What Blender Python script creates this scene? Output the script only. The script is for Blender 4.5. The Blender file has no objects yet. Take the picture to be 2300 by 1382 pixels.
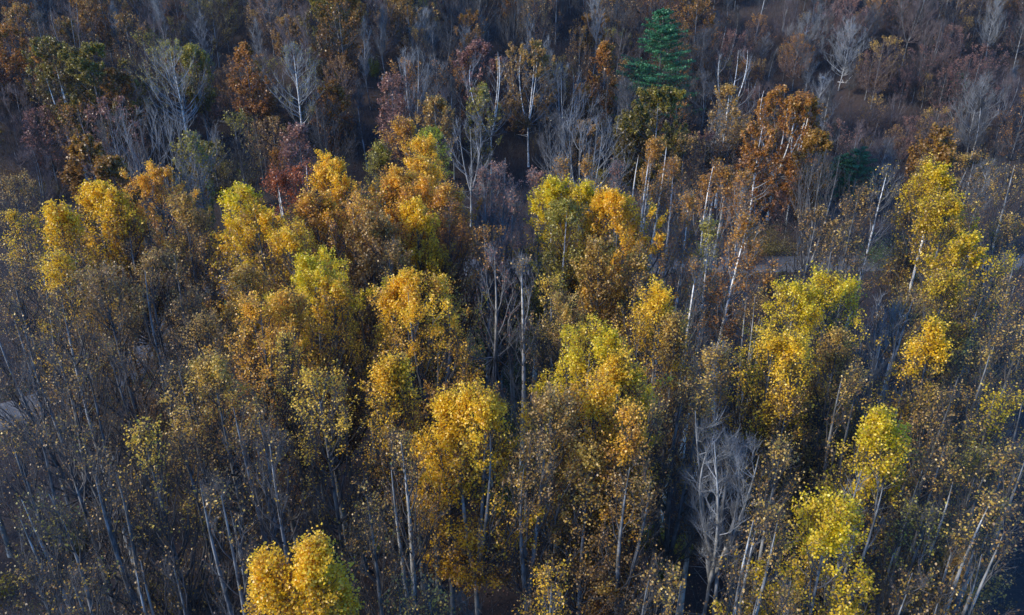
import bpy, math, random
import numpy as np
from mathutils import Vector

# ------------------------------------------------------------------ camera
SC = bpy.context.scene
COL = SC.collection
PITCH = math.radians(26.8)          # looking down from a drone
CAMZ, FPX = 50.0, 1800.0            # metres above the valley floor, focal length for a 2300 px wide frame
cam_d = bpy.data.cameras.new('camera')
cam = bpy.data.objects.new('camera', cam_d); COL.objects.link(cam)
cam.location = (0, 0, CAMZ)
cam.rotation_euler = (math.pi/2 - PITCH, 0, 0)
cam_d.sensor_width = 36; cam_d.lens = 36*FPX/2300
cam_d.clip_end = 3000; cam_d.clip_start = 0.5
SC.camera = cam

# ------------------------------------------------------------------ light
SUN_EL, SUN_AZ = math.radians(26), math.radians(252)     # azimuth from +Y clockwise: veiled sun from the left and behind the camera
w = bpy.data.worlds.new('World'); SC.world = w; w.use_nodes = True
nt = w.node_tree; bg = nt.nodes['Background']
sky = nt.nodes.new('ShaderNodeTexSky'); sky.sky_type = 'NISHITA'; sky.sun_disc = False
sky.sun_elevation = SUN_EL; sky.sun_rotation = SUN_AZ
sky.air_density = 1.0; sky.dust_density = 0.3; sky.ozone_density = 4.0
tn = nt.nodes.new('ShaderNodeMixRGB'); tn.blend_type = 'MULTIPLY'; tn.inputs[0].default_value = 1; tn.inputs[2].default_value = (.50, .93, 1.40, 1)   # cool dusk air
nt.links.new(sky.outputs[0], tn.inputs[1]); nt.links.new(tn.outputs[0], bg.inputs[0]); bg.inputs[1].default_value = 0.145
sl = bpy.data.lights.new('sun', 'SUN'); sun = bpy.data.objects.new('sun', sl); COL.objects.link(sun)
sl.energy = 3.2; sl.angle = math.radians(11); sl.color = (1.0, 0.89, 0.70)
sd = Vector((math.sin(SUN_AZ)*math.cos(SUN_EL), math.cos(SUN_AZ)*math.cos(SUN_EL), math.sin(SUN_EL)))
sun.rotation_euler = sd.to_track_quat('Z', 'Y').to_euler()
sun.location = (-60, -40, 90)
SC.view_settings.view_transform = 'Standard'; SC.view_settings.look = 'None'
SC.view_settings.gamma = 1; SC.view_settings.exposure = 1.03
SC.view_settings.use_curve_mapping = False

# ------------------------------------------------------------------ terrain
ROAD = [(210, 118), (120, 115.5), (60, 114), (0, 112.5), (-20, 112), (-34, 110), (-42, 105), (-45, 96), (-45, 87), (-50, 77), (-64, 68), (-90, 60), (-140, 52), (-210, 50)]
def catmull(pts, n=14):
    P = np.array([pts[0]]+list(pts)+[pts[-1]], float); out = []
    for i in range(1, len(P)-2):
        for t in np.linspace(0, 1, n, endpoint=False):
            a, b, c, d = P[i-1], P[i], P[i+1], P[i+2]
            out.append(.5*((2*b)+(-a+c)*t+(2*a-5*b+4*c-d)*t*t+(-a+3*b-3*c+d)*t**3))
    out.append(P[-2]); return np.array(out)
RC = catmull(ROAD)
def road_dist(x, y):
    x = np.atleast_1d(np.asarray(x, float)); y = np.atleast_1d(np.asarray(y, float))
    d = np.full(x.shape, 1e9)
    for q in RC[::3]: d = np.minimum(d, np.hypot(x-q[0], y-q[1]))
    return d
def G(x, y):
    x = np.asarray(x, float); y = np.asarray(y, float)
    yb = 148 + 5*np.sin(x/37+.6) + 3*np.sin(x/15.3)
    s = y - yb
    h = .6*(np.sqrt(s*s+40)+s)*.5
    h = 95*(1-np.exp(-h/95))
    u = .5*np.sin(x/11.3+1)*np.sin(y/13.7) + .25*np.sin(x/4.7+y/6.1)
    rid = (3.2*np.sin(x/19+.05*y) + 1.4*np.sin(x/8.1+y/17+2))*np.clip(h/25, 0, 1)
    k = np.clip((road_dist(x.ravel(), y.ravel()).reshape(x.shape)-8)/10, 0, 1)
    return h + rid + u*.8*k
def g1(x, y): return float(G(np.array([x]), np.array([y]))[0])
CP, SP = math.cos(PITCH), math.sin(PITCH)
def place(px, py, H):
    """ground point under a tree H tall whose top is seen at (px,py) of the photo; also its depth"""
    X = (px-1150)/FPX; V = (691-py)/FPX
    d = np.array([X, CP+V*SP, -SP+V*CP])
    T = np.linspace(12, 420, 1400)
    f = CAMZ + T*d[2] - G(T*d[0], T*d[1]) - H
    i = int(np.argmax(f < 0)) if (f < 0).any() else len(T)-1
    if i > 0 and f[i] < 0:
        t = T[i-1] + (T[i]-T[i-1])*f[i-1]/(f[i-1]-f[i])
    else: t = T[i]
    return d[0]*t, d[1]*t, t
def proj(x, y, z):
    dz = z-CAMZ; dep = y*CP - dz*SP; up = y*SP + dz*CP
    return 1150+FPX*x/dep, 691-FPX*up/dep, dep

# ------------------------------------------------------------------ materials
def mat(name):
    m = bpy.data.materials.new(name); m.use_nodes = True
    n = m.node_tree; n.nodes.remove(n.nodes['Principled BSDF']); return m, n, n.nodes['Material Output']
def bark(name, c1, c2, sc=3.0, thr=(.4, .62), zst=.35):
    m, n, out = mat(name); N = n.nodes.new; L = n.links.new
    p = N('ShaderNodeBsdfPrincipled'); p.inputs['Roughness'].default_value = .85
    tc = N('ShaderNodeTexCoord'); mp = N('ShaderNodeMapping'); mp.inputs['Scale'].default_value = (1, 1, zst)
    no = N('ShaderNodeTexNoise'); no.inputs['Scale'].default_value = sc; no.inputs['Detail'].default_value = 7
    cr = N('ShaderNodeValToRGB'); cr.color_ramp.elements[0].position = thr[0]; cr.color_ramp.elements[1].position = thr[1]
    cr.color_ramp.elements[0].color = (*c1, 1); cr.color_ramp.elements[1].color = (*c2, 1)
    oi = N('ShaderNodeObjectInfo'); ma = N('ShaderNodeMapRange'); ma.inputs['To Min'].default_value = .75; ma.inputs['To Max'].default_value = 1.3
    hs = N('ShaderNodeHueSaturation')
    L(tc.outputs['Object'], mp.inputs[0]); L(mp.outputs[0], no.inputs['Vector']); L(no.outputs['Fac'], cr.inputs[0])
    L(oi.outputs['Random'], ma.inputs['Value']); L(ma.outputs[0], hs.inputs['Value']); L(cr.outputs[0], hs.inputs['Color'])
    bu = N('ShaderNodeBump'); bu.inputs['Strength'].default_value = .5; bu.inputs['Distance'].default_value = .03
    L(no.outputs['Fac'], bu.inputs['Height']); L(bu.outputs[0], p.inputs['Normal'])
    L(hs.outputs[0], p.inputs['Base Color']); L(p.outputs[0], out.inputs[0]); return m
def leafmat(name, cols, tr=.52):
    """cols: (position, colour) from the driest to the freshest leaf of the palette; 'tint' is a per-leaf attribute"""
    m, n, out = mat(name); N = n.nodes.new; L = n.links.new
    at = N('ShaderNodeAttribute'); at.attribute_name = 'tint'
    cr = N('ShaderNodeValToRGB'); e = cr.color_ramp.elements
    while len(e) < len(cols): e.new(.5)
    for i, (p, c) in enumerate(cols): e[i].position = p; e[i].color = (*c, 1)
    df = N('ShaderNodeBsdfDiffuse'); tl = N('ShaderNodeBsdfTranslucent'); mx = N('ShaderNodeMixShader'); mx.inputs[0].default_value = tr
    gl = N('ShaderNodeBsdfGlossy'); gl.inputs['Roughness'].default_value = .45; gl.inputs['Color'].default_value = (1, 1, 1, 1)
    m2 = N('ShaderNodeMixShader'); m2.inputs[0].default_value = .035
    L(at.outputs['Fac'], cr.inputs[0]); L(cr.outputs[0], df.inputs[0]); L(cr.outputs[0], tl.inputs[0])
    L(df.outputs[0], mx.inputs[1]); L(tl.outputs[0], mx.inputs[2]); L(mx.outputs[0], m2.inputs[1]); L(gl.outputs[0], m2.inputs[2])
    L(m2.outputs[0], out.inputs[0]); return m
BK = dict(
    grey=bark('grey_bark', (.055, .057, .06), (.17, .176, .185), 3.5),
    dark=bark('dark_bark', (.06, .055, .05), (.15, .14, .135), 3.5),
    white=bark('white_bark', (.20, .18, .15), (.70, .69, .66), 2.6, (.36, .50), .9),
    pale=bark('pale_bark', (.11, .11, .108), (.29, .29, .29), 3.0),
    twig=bark('twig_bark', (.04, .038, .039), (.085, .082, .085), 1.2),
    twigpale=bark('pale_twig_bark', (.10, .103, .108), (.22, .225, .235), 1.2),
    twigred=bark('reddish_twig_bark', (.08, .058, .056), (.16, .12, .115), 1.2))
PAL = dict(
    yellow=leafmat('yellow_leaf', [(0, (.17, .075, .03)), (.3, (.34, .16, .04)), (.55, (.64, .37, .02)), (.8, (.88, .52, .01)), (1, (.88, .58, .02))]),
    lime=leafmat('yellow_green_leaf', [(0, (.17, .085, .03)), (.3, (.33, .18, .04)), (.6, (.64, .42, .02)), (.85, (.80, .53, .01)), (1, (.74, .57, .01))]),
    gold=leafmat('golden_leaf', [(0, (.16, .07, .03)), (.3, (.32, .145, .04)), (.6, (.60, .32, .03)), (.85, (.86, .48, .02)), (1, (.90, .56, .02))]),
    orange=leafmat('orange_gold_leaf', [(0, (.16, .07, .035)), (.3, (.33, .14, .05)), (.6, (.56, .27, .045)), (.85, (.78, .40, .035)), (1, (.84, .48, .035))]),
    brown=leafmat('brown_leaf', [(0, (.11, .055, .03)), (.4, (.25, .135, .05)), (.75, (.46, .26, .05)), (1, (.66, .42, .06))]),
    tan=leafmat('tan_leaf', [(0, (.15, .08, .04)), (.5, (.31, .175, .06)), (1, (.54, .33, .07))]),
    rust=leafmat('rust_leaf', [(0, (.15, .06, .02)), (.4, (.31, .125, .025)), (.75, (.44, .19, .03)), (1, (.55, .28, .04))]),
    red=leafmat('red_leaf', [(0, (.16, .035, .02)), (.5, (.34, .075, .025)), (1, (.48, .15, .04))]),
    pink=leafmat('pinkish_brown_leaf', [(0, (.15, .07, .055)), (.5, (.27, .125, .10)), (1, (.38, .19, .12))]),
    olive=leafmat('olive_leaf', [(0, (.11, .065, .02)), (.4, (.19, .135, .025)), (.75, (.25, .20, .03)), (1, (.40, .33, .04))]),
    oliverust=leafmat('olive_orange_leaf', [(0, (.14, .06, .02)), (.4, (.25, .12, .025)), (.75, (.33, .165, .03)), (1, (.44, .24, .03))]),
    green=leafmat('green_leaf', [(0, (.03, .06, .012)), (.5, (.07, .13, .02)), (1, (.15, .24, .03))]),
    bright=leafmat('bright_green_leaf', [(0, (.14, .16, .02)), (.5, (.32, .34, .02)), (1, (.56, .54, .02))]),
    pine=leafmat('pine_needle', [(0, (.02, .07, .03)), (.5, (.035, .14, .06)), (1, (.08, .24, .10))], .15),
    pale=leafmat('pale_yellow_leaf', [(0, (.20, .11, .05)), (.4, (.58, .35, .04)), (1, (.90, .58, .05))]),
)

# ------------------------------------------------------------------ mesh helpers
def mesh_from(name, V, F, material, tint=None, smooth=True):
    me = bpy.data.meshes.new(name)
    V = np.ascontiguousarray(V, np.float32); F = np.ascontiguousarray(F, np.int32)
    me.vertices.add(len(V)); me.vertices.foreach_set('co', V.ravel())
    k = F.shape[1]
    me.loops.add(F.size); me.loops.foreach_set('vertex_index', F.ravel())
    me.polygons.add(len(F)); me.polygons.foreach_set('loop_start', np.arange(len(F), dtype=np.int32)*k)
    if smooth: me.polygons.foreach_set('use_smooth', np.ones(len(F), bool))
    if tint is not None:
        a = me.attributes.new('tint', 'FLOAT', 'FACE'); a.data.foreach_set('value', np.ascontiguousarray(tint, np.float32))
    me.update(calc_edges=True)
    me.materials.append(material)
    return me
def tubes(P, R, M=3):
    """P (N,K,3) polylines, R (N,K) radii"""
    N, K, _ = P.shape
    T = np.gradient(P, axis=1); T /= np.linalg.norm(T, axis=2, keepdims=True)+1e-9
    ref = np.where(np.abs(T[..., 2:3]) < .8, np.array([0, 0, 1.]), np.array([1., 0, 0]))
    ref = np.broadcast_to(ref[:, :1], T.shape)
    A = np.cross(T, ref); A /= np.linalg.norm(A, axis=2, keepdims=True)+1e-9
    B = np.cross(T, A)
    an = np.arange(M)*2*np.pi/M
    V = P[:, :, None]+R[:, :, None, None]*(A[:, :, None]*np.cos(an)[:, None]+B[:, :, None]*np.sin(an)[:, None])
    idx = np.arange(N*K*M).reshape(N, K, M)
    F = np.stack([idx[:, :-1], np.roll(idx, -1, 2)[:, :-1], np.roll(idx, -1, 2)[:, 1:], idx[:, 1:]], -1)
    return V.reshape(-1, 3), F.reshape(-1, 4)
def join(parts):
    V, F, o = [], [], 0
    for v, f in parts:
        V.append(v); F.append(f+o); o += len(v)
    return np.concatenate(V), np.concatenate(F)
def unit(v): return v/(np.linalg.norm(v, axis=-1, keepdims=True)+1e-9)
def leaves(C, s, r, up=.5, asp=.85):
    n = len(C)
    nrm = r.normal(size=(n, 3)); nrm[:, 2] = np.abs(nrm[:, 2])*1.0+up; nrm = unit(nrm)
    a = unit(np.cross(nrm, r.normal(size=(n, 3)))); b = np.cross(nrm, a)
    s = (s*r.uniform(.6, 1.3, n))[:, None]
    V = np.stack([C-a*s*.5, C+b*s*.5*asp+nrm*s*.12, C+a*s*.5, C-b*s*.5*asp+nrm*s*.12], 1).reshape(-1, 3)
    return V, np.arange(4*n).reshape(n, 4)

def grow(seed, H, R, cb=.5, um=.35, pw=.6, steep=1.5, npri=40, nsec=6, ntw=5, nleaf=4000, ls=.14, topw=2.5, clump=1.0, skirt=.14,
         lean=(0, 0), r0=None, nlead=1, fork=.55, tint=(.2, .6), twr=.012, bend=1.0, twl=.9, sidew=None, spread=.5, irr=0, split=False, jit=.13, stubs=False):
    r = np.random.default_rng(seed)
    if r0 is None: r0 = .011*H
    K = 12; t = np.linspace(0, 1, K)
    ph = r.uniform(0, 6.28, 4)
    def axis(tt):
        tt = np.asarray(tt)
        return np.stack([lean[0]*tt**1.15+bend*.012*H*(np.sin(3.1*tt+ph[0])-math.sin(ph[0])),
                         lean[1]*tt**1.15+bend*.012*H*(np.sin(2.7*tt+ph[1])-math.sin(ph[1])), H*tt], -1)
    off = axis(np.array([1.0]))[0]-np.array([lean[0], lean[1], H])
    A = lambda tt: axis(tt)-off*np.asarray(tt)[..., None]**2
    zb = cb*H
    def prof(u):
        u = np.clip(u, 0, 1)
        return R*np.where(u > um, np.clip(1-((u-um)/(1-um))**2, 0, 1)**pw, .45+.55*u/um)
    # trunk and leaders
    if nlead == 1:
        lead = A(t*.985)[None]; lr = (r0*(1-t)**.8*1.0+.018)[None]; lr[0, 0] *= 1.35
        trunk = (lead, lr); L0 = lead
    else:
        tt = t*fork; tp = A(tt); tr_ = r0*(1-.45*t); tr_[0] *= 1.35
        trunk = (tp[None], tr_[None])
        az0 = r.uniform(0, 6.28); LL, LR = [], []
        for i in range(nlead):
            az = az0+i*2*np.pi/nlead+r.uniform(-.4, .4)
            rad = R*spread*r.uniform(.7, 1.1); top = 1-r.uniform(0, .09)*(i > 0)
            u = t; z = fork+(top-fork)*u
            c = A(z); c = c+np.stack([np.cos(az)*rad*u**.75, np.sin(az)*rad*u**.75, 0*u], -1)*(1-.35*u**3)[:, None]
            c[0] = tp[-1]
            LL.append(c); LR.append(r0*.62*(1-u)**.8+.016)
        L0 = np.array(LL); lr = np.array(LR)
    # primaries: tips spread over the crown envelope, starts lower on a leader
    u1 = 1-(r.uniform(0, 1, npri)**1.05); u1[:max(2, npri//12)] = r.uniform(.9, 1, max(2, npri//12))
    az = np.arange(npri)*2.39996+r.uniform(-.5, .5, npri)
    rr = prof(u1)*np.sqrt(r.uniform(.45, 1.0, npri))
    lob = 1+.20*np.sin(2*az+ph[2])+.16*np.sin(3*az+ph[3]+4*u1)
    rr = rr*lob
    if irr:
        rr *= 1-irr*r.uniform(0, 1, npri); u1 *= 1-.35*irr*r.uniform(0, 1, npri)
    z1 = zb+u1*(H-zb)
    ax = A(z1/H)
    tip = ax+np.stack([np.cos(az)*rr, np.sin(az)*rr, 0*rr], -1)
    z0 = np.maximum(z1-rr*steep-r.uniform(.3, 1.2, npri), H*cb*.72)
    li = np.zeros(npri, int)
    if nlead > 1:
        # leader whose axis is closest to the tip
        zf = (z1/H-fork)/(1-fork)
        lk = np.clip((np.clip(zf, 0, 1)*(K-1)).astype(int), 0, K-1)
        cand = L0[:, lk]                                  # (nl,npri,3)
        li = np.argmin(np.linalg.norm(cand[..., :2]-tip[None, :, :2], axis=2), axis=0)
        z0 = np.maximum(z0, fork*H+.2)
    zz = L0[li][:, :, 2]
    st = np.empty((npri, 3)); sr = np.empty(npri)
    for i in range(npri):
        for k in range(3): st[i, k] = np.interp(z0[i], zz[i], L0[li[i]][:, k])
        sr[i] = np.interp(z0[i], zz[i], lr[li[i]])
    s = np.linspace(0, 1, 7)[None, :, None]
    mid = st*.5+tip*.5; mid[:, 2] -= .22*np.abs(tip[:, 2]-st[:, 2]); mid += (tip-st)*np.array([.18, .18, 0])
    P1 = st[:, None]*(1-s)**2+mid[:, None]*2*s*(1-s)+tip[:, None]*s**2
    P1 += r.normal(size=P1.shape)*.04*s*np.linalg.norm(tip-st, axis=1)[:, None, None]*.6
    len1 = np.linalg.norm(tip-st, axis=1)
    R1 = np.minimum(sr*.6, .012+.011*len1)[:, None]*(1-s[..., 0])**.8+.008
    cl = r.uniform(0, 1, npri)
    # secondaries
    def kids(P, Ls, n, lo, Lf, K2, outw, upw, rnd):
        N, Kp, _ = P.shape
        pi = np.repeat(np.arange(N), n); tt = r.uniform(lo, 1, N*n)
        f = tt*(Kp-1); i0 = np.minimum(f.astype(int), Kp-2); fr = (f-i0)[:, None]
        a = P[pi, i0]; b = P[pi, i0+1]; S = a*(1-fr)+b*fr; T = unit(b-a)
        D = unit(T*outw+unit(r.normal(size=T.shape))*rnd+np.array([0, 0, upw]))
        L = Ls[pi]*Lf*(1.15-tt*.6)*r.uniform(.6, 1.25, N*n)
        q = np.linspace(0, 1, K2)[None, :, None]
        Q = S[:, None]+D[:, None]*L[:, None, None]*q+np.array([0, 0, .18])*L[:, None, None]*q*q
        return pi, Q, L
    p2, P2, len2 = kids(P1, np.maximum(len1, 1.2), nsec, .3, .42, 4, .9, .35, .75)
    s4 = np.linspace(0, 1, 4)[None]
    R2 = (.006+.008*len2)[:, None]*(1-s4)**.8+.006
    p3, P3, len3 = kids(P2, np.full(len(P2), twl), ntw, .25, 1.0, 3, .8, .3, .8)
    R3 = np.array([twr, twr*.75, twr*.35])[None]*r.uniform(.8, 1.2, (len(P3), 1))
    limbs = None
    if nlead > 1 and split:                               # every limb with the branches it carries
        limbs = []; l2 = li[p2]; l3 = l2[p3]
        for q_ in range(nlead):
            m1, m2, m3 = li == q_, l2 == q_, l3 == q_
            if m1.any(): limbs.append((tubes(L0[q_:q_+1], lr[q_:q_+1], 7), join([tubes(P1[m1], R1[m1], 4), tubes(P2[m2], R2[m2], 3), tubes(P3[m3], R3[m3], 3)])))
            else: limbs.append((tubes(L0[q_:q_+1], lr[q_:q_+1], 7), None))
        br = []
    else: br = [tubes(P1, R1, 4), tubes(P2, R2, 3), tubes(P3, R3, 3)]
    ns = 5
    # short dead stubs low on the trunk
    zs = r.uniform(.25, max(cb, .3), ns); S = A(zs); a2 = r.uniform(0, 6.28, ns); l2_ = r.uniform(.6, 2.6, ns)
    q = np.linspace(0, 1, 4)[None, :, None]
    D = np.stack([np.cos(a2), np.sin(a2), r.uniform(-.1, .6, ns)], -1)
    br2 = (tubes(S[:, None]+D[:, None]*l2_[:, None, None]*q, np.broadcast_to(np.array([.035, .025, .018, .008]), (ns, 4)), 3))
    tr = tubes(trunk[0], trunk[1], 8)
    tr = join([tr, br2])                                  # dead stubs belong to the trunk
    if nlead > 1 and not limbs: tr = join([tr, tubes(L0, lr, 6)])
    LV = None
    if nleaf:
        pr = p2[p3]                                       # primary of each twig
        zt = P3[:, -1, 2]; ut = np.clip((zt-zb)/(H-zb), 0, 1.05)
        wgt = np.exp(topw*(ut-1))*(.28+cl[pr]**(1.5*clump))*(.08+r.uniform(0, 1, len(pr))**1.8)
        ra = np.hypot(P3[:, -1, 0]-lean[0]*ut, P3[:, -1, 1]-lean[1]*ut)/np.maximum(prof(np.clip(ut, 0, .97)), .3)
        wgt *= .35+np.clip(ra, 0, 1.3)
        if sidew is not None:
            dx = P3[:, -1, 0]-A(np.clip(zt/H, 0, 1))[:, 0]; wgt *= np.exp(sidew*dx/R)
        wgt *= (1-skirt)/wgt.sum(); w2 = r.uniform(0, 1, len(pr))**2.5; wgt += skirt*w2/w2.sum(); wgt /= wgt.sum()
        ti = r.choice(len(pr), nleaf, p=wgt)
        q = r.uniform(.1, 1.05, (nleaf, 1))
        C = P3[ti, 0]*(1-q)+P3[ti, -1]*q+r.normal(size=(nleaf, 3))*jit
        C[:, 2] -= .03
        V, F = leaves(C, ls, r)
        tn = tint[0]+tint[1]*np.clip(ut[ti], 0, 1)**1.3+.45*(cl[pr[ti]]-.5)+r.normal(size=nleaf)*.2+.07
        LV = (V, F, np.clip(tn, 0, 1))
    return tr, (limbs if limbs else join(br)), LV

def grow_pine(seed, H, R, r0=.28):
    r = np.random.default_rng(seed); K = 10; t = np.linspace(0, 1, K)
    tr = tubes(np.stack([.1*np.sin(t*4), .1*np.cos(t*3), H*t], -1)[None], (r0*(1-t)+.02)[None], 8)
    n = int(H*7); z = H*(.12+.87*r.uniform(0, 1, n)**.9); u = (z/H-.12)/.88
    L = R*(1-u)**.55*r.uniform(.65, 1.1, n)+.25; az = np.arange(n)*2.39996
    q = np.linspace(0, 1, 6)[None, :, None]
    D = np.stack([np.cos(az), np.sin(az), .12-.1*(1-u)], -1)
    P = np.stack([0*z, 0*z, z], -1)[:, None]+D[:, None]*L[:, None, None]*q
    P[..., 2] += (.12*L[:, None])*q[..., 0]**2*1.2
    br = tubes(P, .035*(1-q[..., 0]*.8)*np.ones((n, 1)), 3)
    m = 150; pi = np.repeat(np.arange(n), m); tt = r.uniform(.25, 1.05, n*m)[:, None]
    C = P[pi, 0]*(1-tt)+P[pi, -1]*tt
    side = np.cross(D, [0, 0, 1])[pi]*(r.normal(size=(n*m, 1))*.22*(1.2-tt)*L[pi][:, None])
    C = C+side+r.normal(size=C.shape)*.1
    V, F = leaves(C, .42 if H > 15 else .26, r, .9, .4)
    cl = r.uniform(0, 1, n)
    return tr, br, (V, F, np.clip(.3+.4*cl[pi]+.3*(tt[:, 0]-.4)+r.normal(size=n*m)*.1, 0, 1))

def grow_snag(seed, H, lean=(0, 0)):
    r = np.random.default_rng(seed); K = 12; t = np.linspace(0, 1, K)
    ax = lambda tt: np.stack([lean[0]*tt+.15*np.sin(5*tt), lean[1]*tt+.15*np.cos(4*tt), H*tt], -1)
    tr = tubes(ax(t)[None], (.24*(1-t)+.035)[None], 7)
    n = 70; tt = r.uniform(.3, .99, n); az = r.uniform(0, 6.28, n); L = (1-tt)*2.6*r.uniform(.5, 1.2, n)+.5
    q = np.linspace(0, 1, 4)[None, :, None]; D = np.stack([np.cos(az), np.sin(az), r.uniform(-.25, .3, n)], -1)
    P = ax(tt)[:, None]+D[:, None]*L[:, None, None]*q
    P[..., 2] -= .1*L[:, None]*q[..., 0]**2
    return tr, tubes(P, np.array([[.035, .028, .02, .01]])*np.ones((n, 1)), 3), None

def grow_shrub(seed, R, Hs, nleaf, ls):
    r = np.random.default_rng(seed); n = 26
    az = r.uniform(0, 6.28, n); el = r.uniform(.25, 1.0, n)
    D = np.stack([np.cos(az)*(1-el*.75)*R, np.sin(az)*(1-el*.75)*R, el*Hs], -1)
    q = np.linspace(0, 1, 5)[None, :, None]
    S = np.stack([np.cos(az), np.sin(az), 0*az], -1)*.15*R
    P = S[:, None]+D[:, None]*q+r.normal(size=(n, 5, 3))*.05*R*q
    st = tubes(P, .03*(1-.75*q[..., 0])*np.ones((n, 1)), 3)
    pi = r.integers(0, n, nleaf); tt = r.uniform(.3, 1.05, nleaf)[:, None]
    C = P[pi, 0]*(1-tt)+P[pi, -1]*tt+r.normal(size=(nleaf, 3))*np.array([.2*R, .2*R, .12*Hs]); C[:, 2] = np.maximum(C[:, 2], .05)
    V, F = leaves(C, ls, r)
    cl = r.uniform(0, 1, n)
    return st, None, (V, F, np.clip(.2+.5*cl[pi]+r.normal(size=nleaf)*.15, 0, 1))

# ------------------------------------------------------------------ object helpers
def obj(name, me, parent=None, loc=None):
    o = bpy.data.objects.new(name, me); COL.objects.link(o)
    if parent: o.parent = parent
    if loc is not None: o.location = loc
    return o
def empty(name, loc, label, cat, group=None, rz=0, sc=1):
    o = bpy.data.objects.new(name, None); COL.objects.link(o)
    o.location = loc; o.rotation_euler = (0, 0, rz); o.scale = (sc, sc, sc); o.empty_display_size = .5
    o['label'] = label; o['category'] = cat
    if group: o['group'] = group
    return o
def tagm(o, label=None, cat=None, group=None, kind=None):
    if label: o['label'] = label
    if cat: o['category'] = cat
    if group: o['group'] = group
    if kind: o['kind'] = kind
    return o
def build_tree(name, loc, g, bk, tw, pal, label, cat, group=None, partnames=('trunk', 'branches', 'crown')):
    tr, br, lv = g
    e = empty(name, loc, label, cat, group)
    obj(partnames[0], mesh_from(partnames[0], *tr, BK[bk]), e)
    if isinstance(br, list):
        for lb, bb in br:
            lo = obj('limb', mesh_from('limb', *lb, BK[bk]), e)
            if bb is not None: obj('branches', mesh_from('branches', *bb, BK[tw]), lo)
    elif br is not None: obj(partnames[1], mesh_from(partnames[1], *br, BK[tw]), e)
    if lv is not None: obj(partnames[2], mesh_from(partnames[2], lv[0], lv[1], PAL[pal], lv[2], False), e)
    return e
def copy_tree(src, loc, rz, sc, label, cat, group, pal=None, name=None):
    e = src.copy(); COL.objects.link(e); e.location = loc; e.rotation_euler = (0, 0, rz); e.scale = sc
    e['label'] = label; e['category'] = cat; e['group'] = group
    for ch in src.children:
        c = ch.copy(); COL.objects.link(c); c.parent = e
        if pal and ch.name.startswith('crown'):
            c.material_slots[0].link = 'OBJECT'; c.material_slots[0].material = PAL[pal]
        for gc in ch.children:
            d = gc.copy(); COL.objects.link(d); d.parent = c
    return e

# ------------------------------------------------------------------ ground
def ground():
    xs = np.concatenate([np.linspace(-900, -260, 14, endpoint=False), np.linspace(-260, 260, 261), np.linspace(270, 900, 14)])
    ys = np.concatenate([np.linspace(-500, -60, 12, endpoint=False), np.linspace(-60, 300, 181), np.linspace(310, 1100, 16)])
    X, Y = np.meshgrid(xs, ys); Z = G(X, Y)
    V = np.stack([X, Y, Z], -1).reshape(-1, 3); i = np.arange(X.size).reshape(X.shape)
    F = np.stack([i[:-1, :-1], i[:-1, 1:], i[1:, 1:], i[1:, :-1]], -1).reshape(-1, 4)
    m, n, out = mat('leaf_litter_soil'); N = n.nodes.new; L = n.links.new
    p = N('ShaderNodeBsdfPrincipled'); p.inputs['Roughness'].default_value = .95
    tc = N('ShaderNodeTexCoord')
    vo = N('ShaderNodeTexVoronoi'); vo.inputs['Scale'].default_value = 6.5
    no = N('ShaderNodeTexNoise'); no.inputs['Scale'].default_value = .16; no.inputs['Detail'].default_value = 8
    n2 = N('ShaderNodeTexNoise'); n2.inputs['Scale'].default_value = 2.3; n2.inputs['Detail'].default_value = 6
    cr = N('ShaderNodeValToRGB'); e = cr.color_ramp.elements; e[0].color = (.02, .013, .012, 1); e[1].color = (.06, .035, .026, 1)
    e.new(.5).color = (.042, .023, .017, 1)
    c2 = N('ShaderNodeValToRGB'); e = c2.color_ramp.elements; e[0].position = .35; e[0].color = (.018, .018, .02, 1); e[1].position = .65; e[1].color = (.04, .028, .025, 1)
    mx = N('ShaderNodeMixRGB'); mx.inputs[0].default_value = .55
    sx = N('ShaderNodeSeparateXYZ')
    L(tc.outputs['Object'], vo.inputs['Vector']); L(tc.outputs['Object'], no.inputs['Vector']); L(tc.outputs['Object'], n2.inputs['Vector'])
    L(vo.outputs['Color'], sx.inputs[0]); L(sx.outputs[0], cr.inputs[0]); L(no.outputs['Fac'], c2.inputs[0])
    L(cr.outputs[0], mx.inputs[1]); L(c2.outputs[0], mx.inputs[2])
    bu = N('ShaderNodeBump'); bu.inputs['Distance'].default_value = .08; L(n2.outputs['Fac'], bu.inputs['Height']); L(bu.outputs[0], p.inputs['Normal'])
    L(mx.outputs[0], p.inputs['Base Color']); L(p.outputs[0], out.inputs[0])
    tagm(obj('ground', mesh_from('ground', V, F, m)), kind='structure')
ground()
def road():
    T = unit(np.gradient(RC, axis=0)); Nn = np.stack([-T[:, 1], T[:, 0]], -1)
    offs = np.array([-3.1, -2.9, -1, 1, 2.9, 3.1]); zz = np.array([-.1, .04, .07, .07, .04, -.1])
    V = np.concatenate([RC[:, None]+Nn[:, None]*offs[None, :, None], np.broadcast_to(zz[None, :, None], (len(RC), 6, 1))], 2)
    V[..., 2] += G(V[..., 0], V[..., 1]); i = np.arange(len(RC)*6).reshape(len(RC), 6)
    F = np.stack([i[:-1, :-1], i[1:, :-1], i[1:, 1:], i[:-1, 1:]], -1).reshape(-1, 4)
    m = bark('worn_asphalt', (.10, .103, .11), (.15, .154, .16), .9, zst=1)
    tagm(obj('road', mesh_from('road', V.reshape(-1, 3), F, m)), kind='structure')
road()

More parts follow.
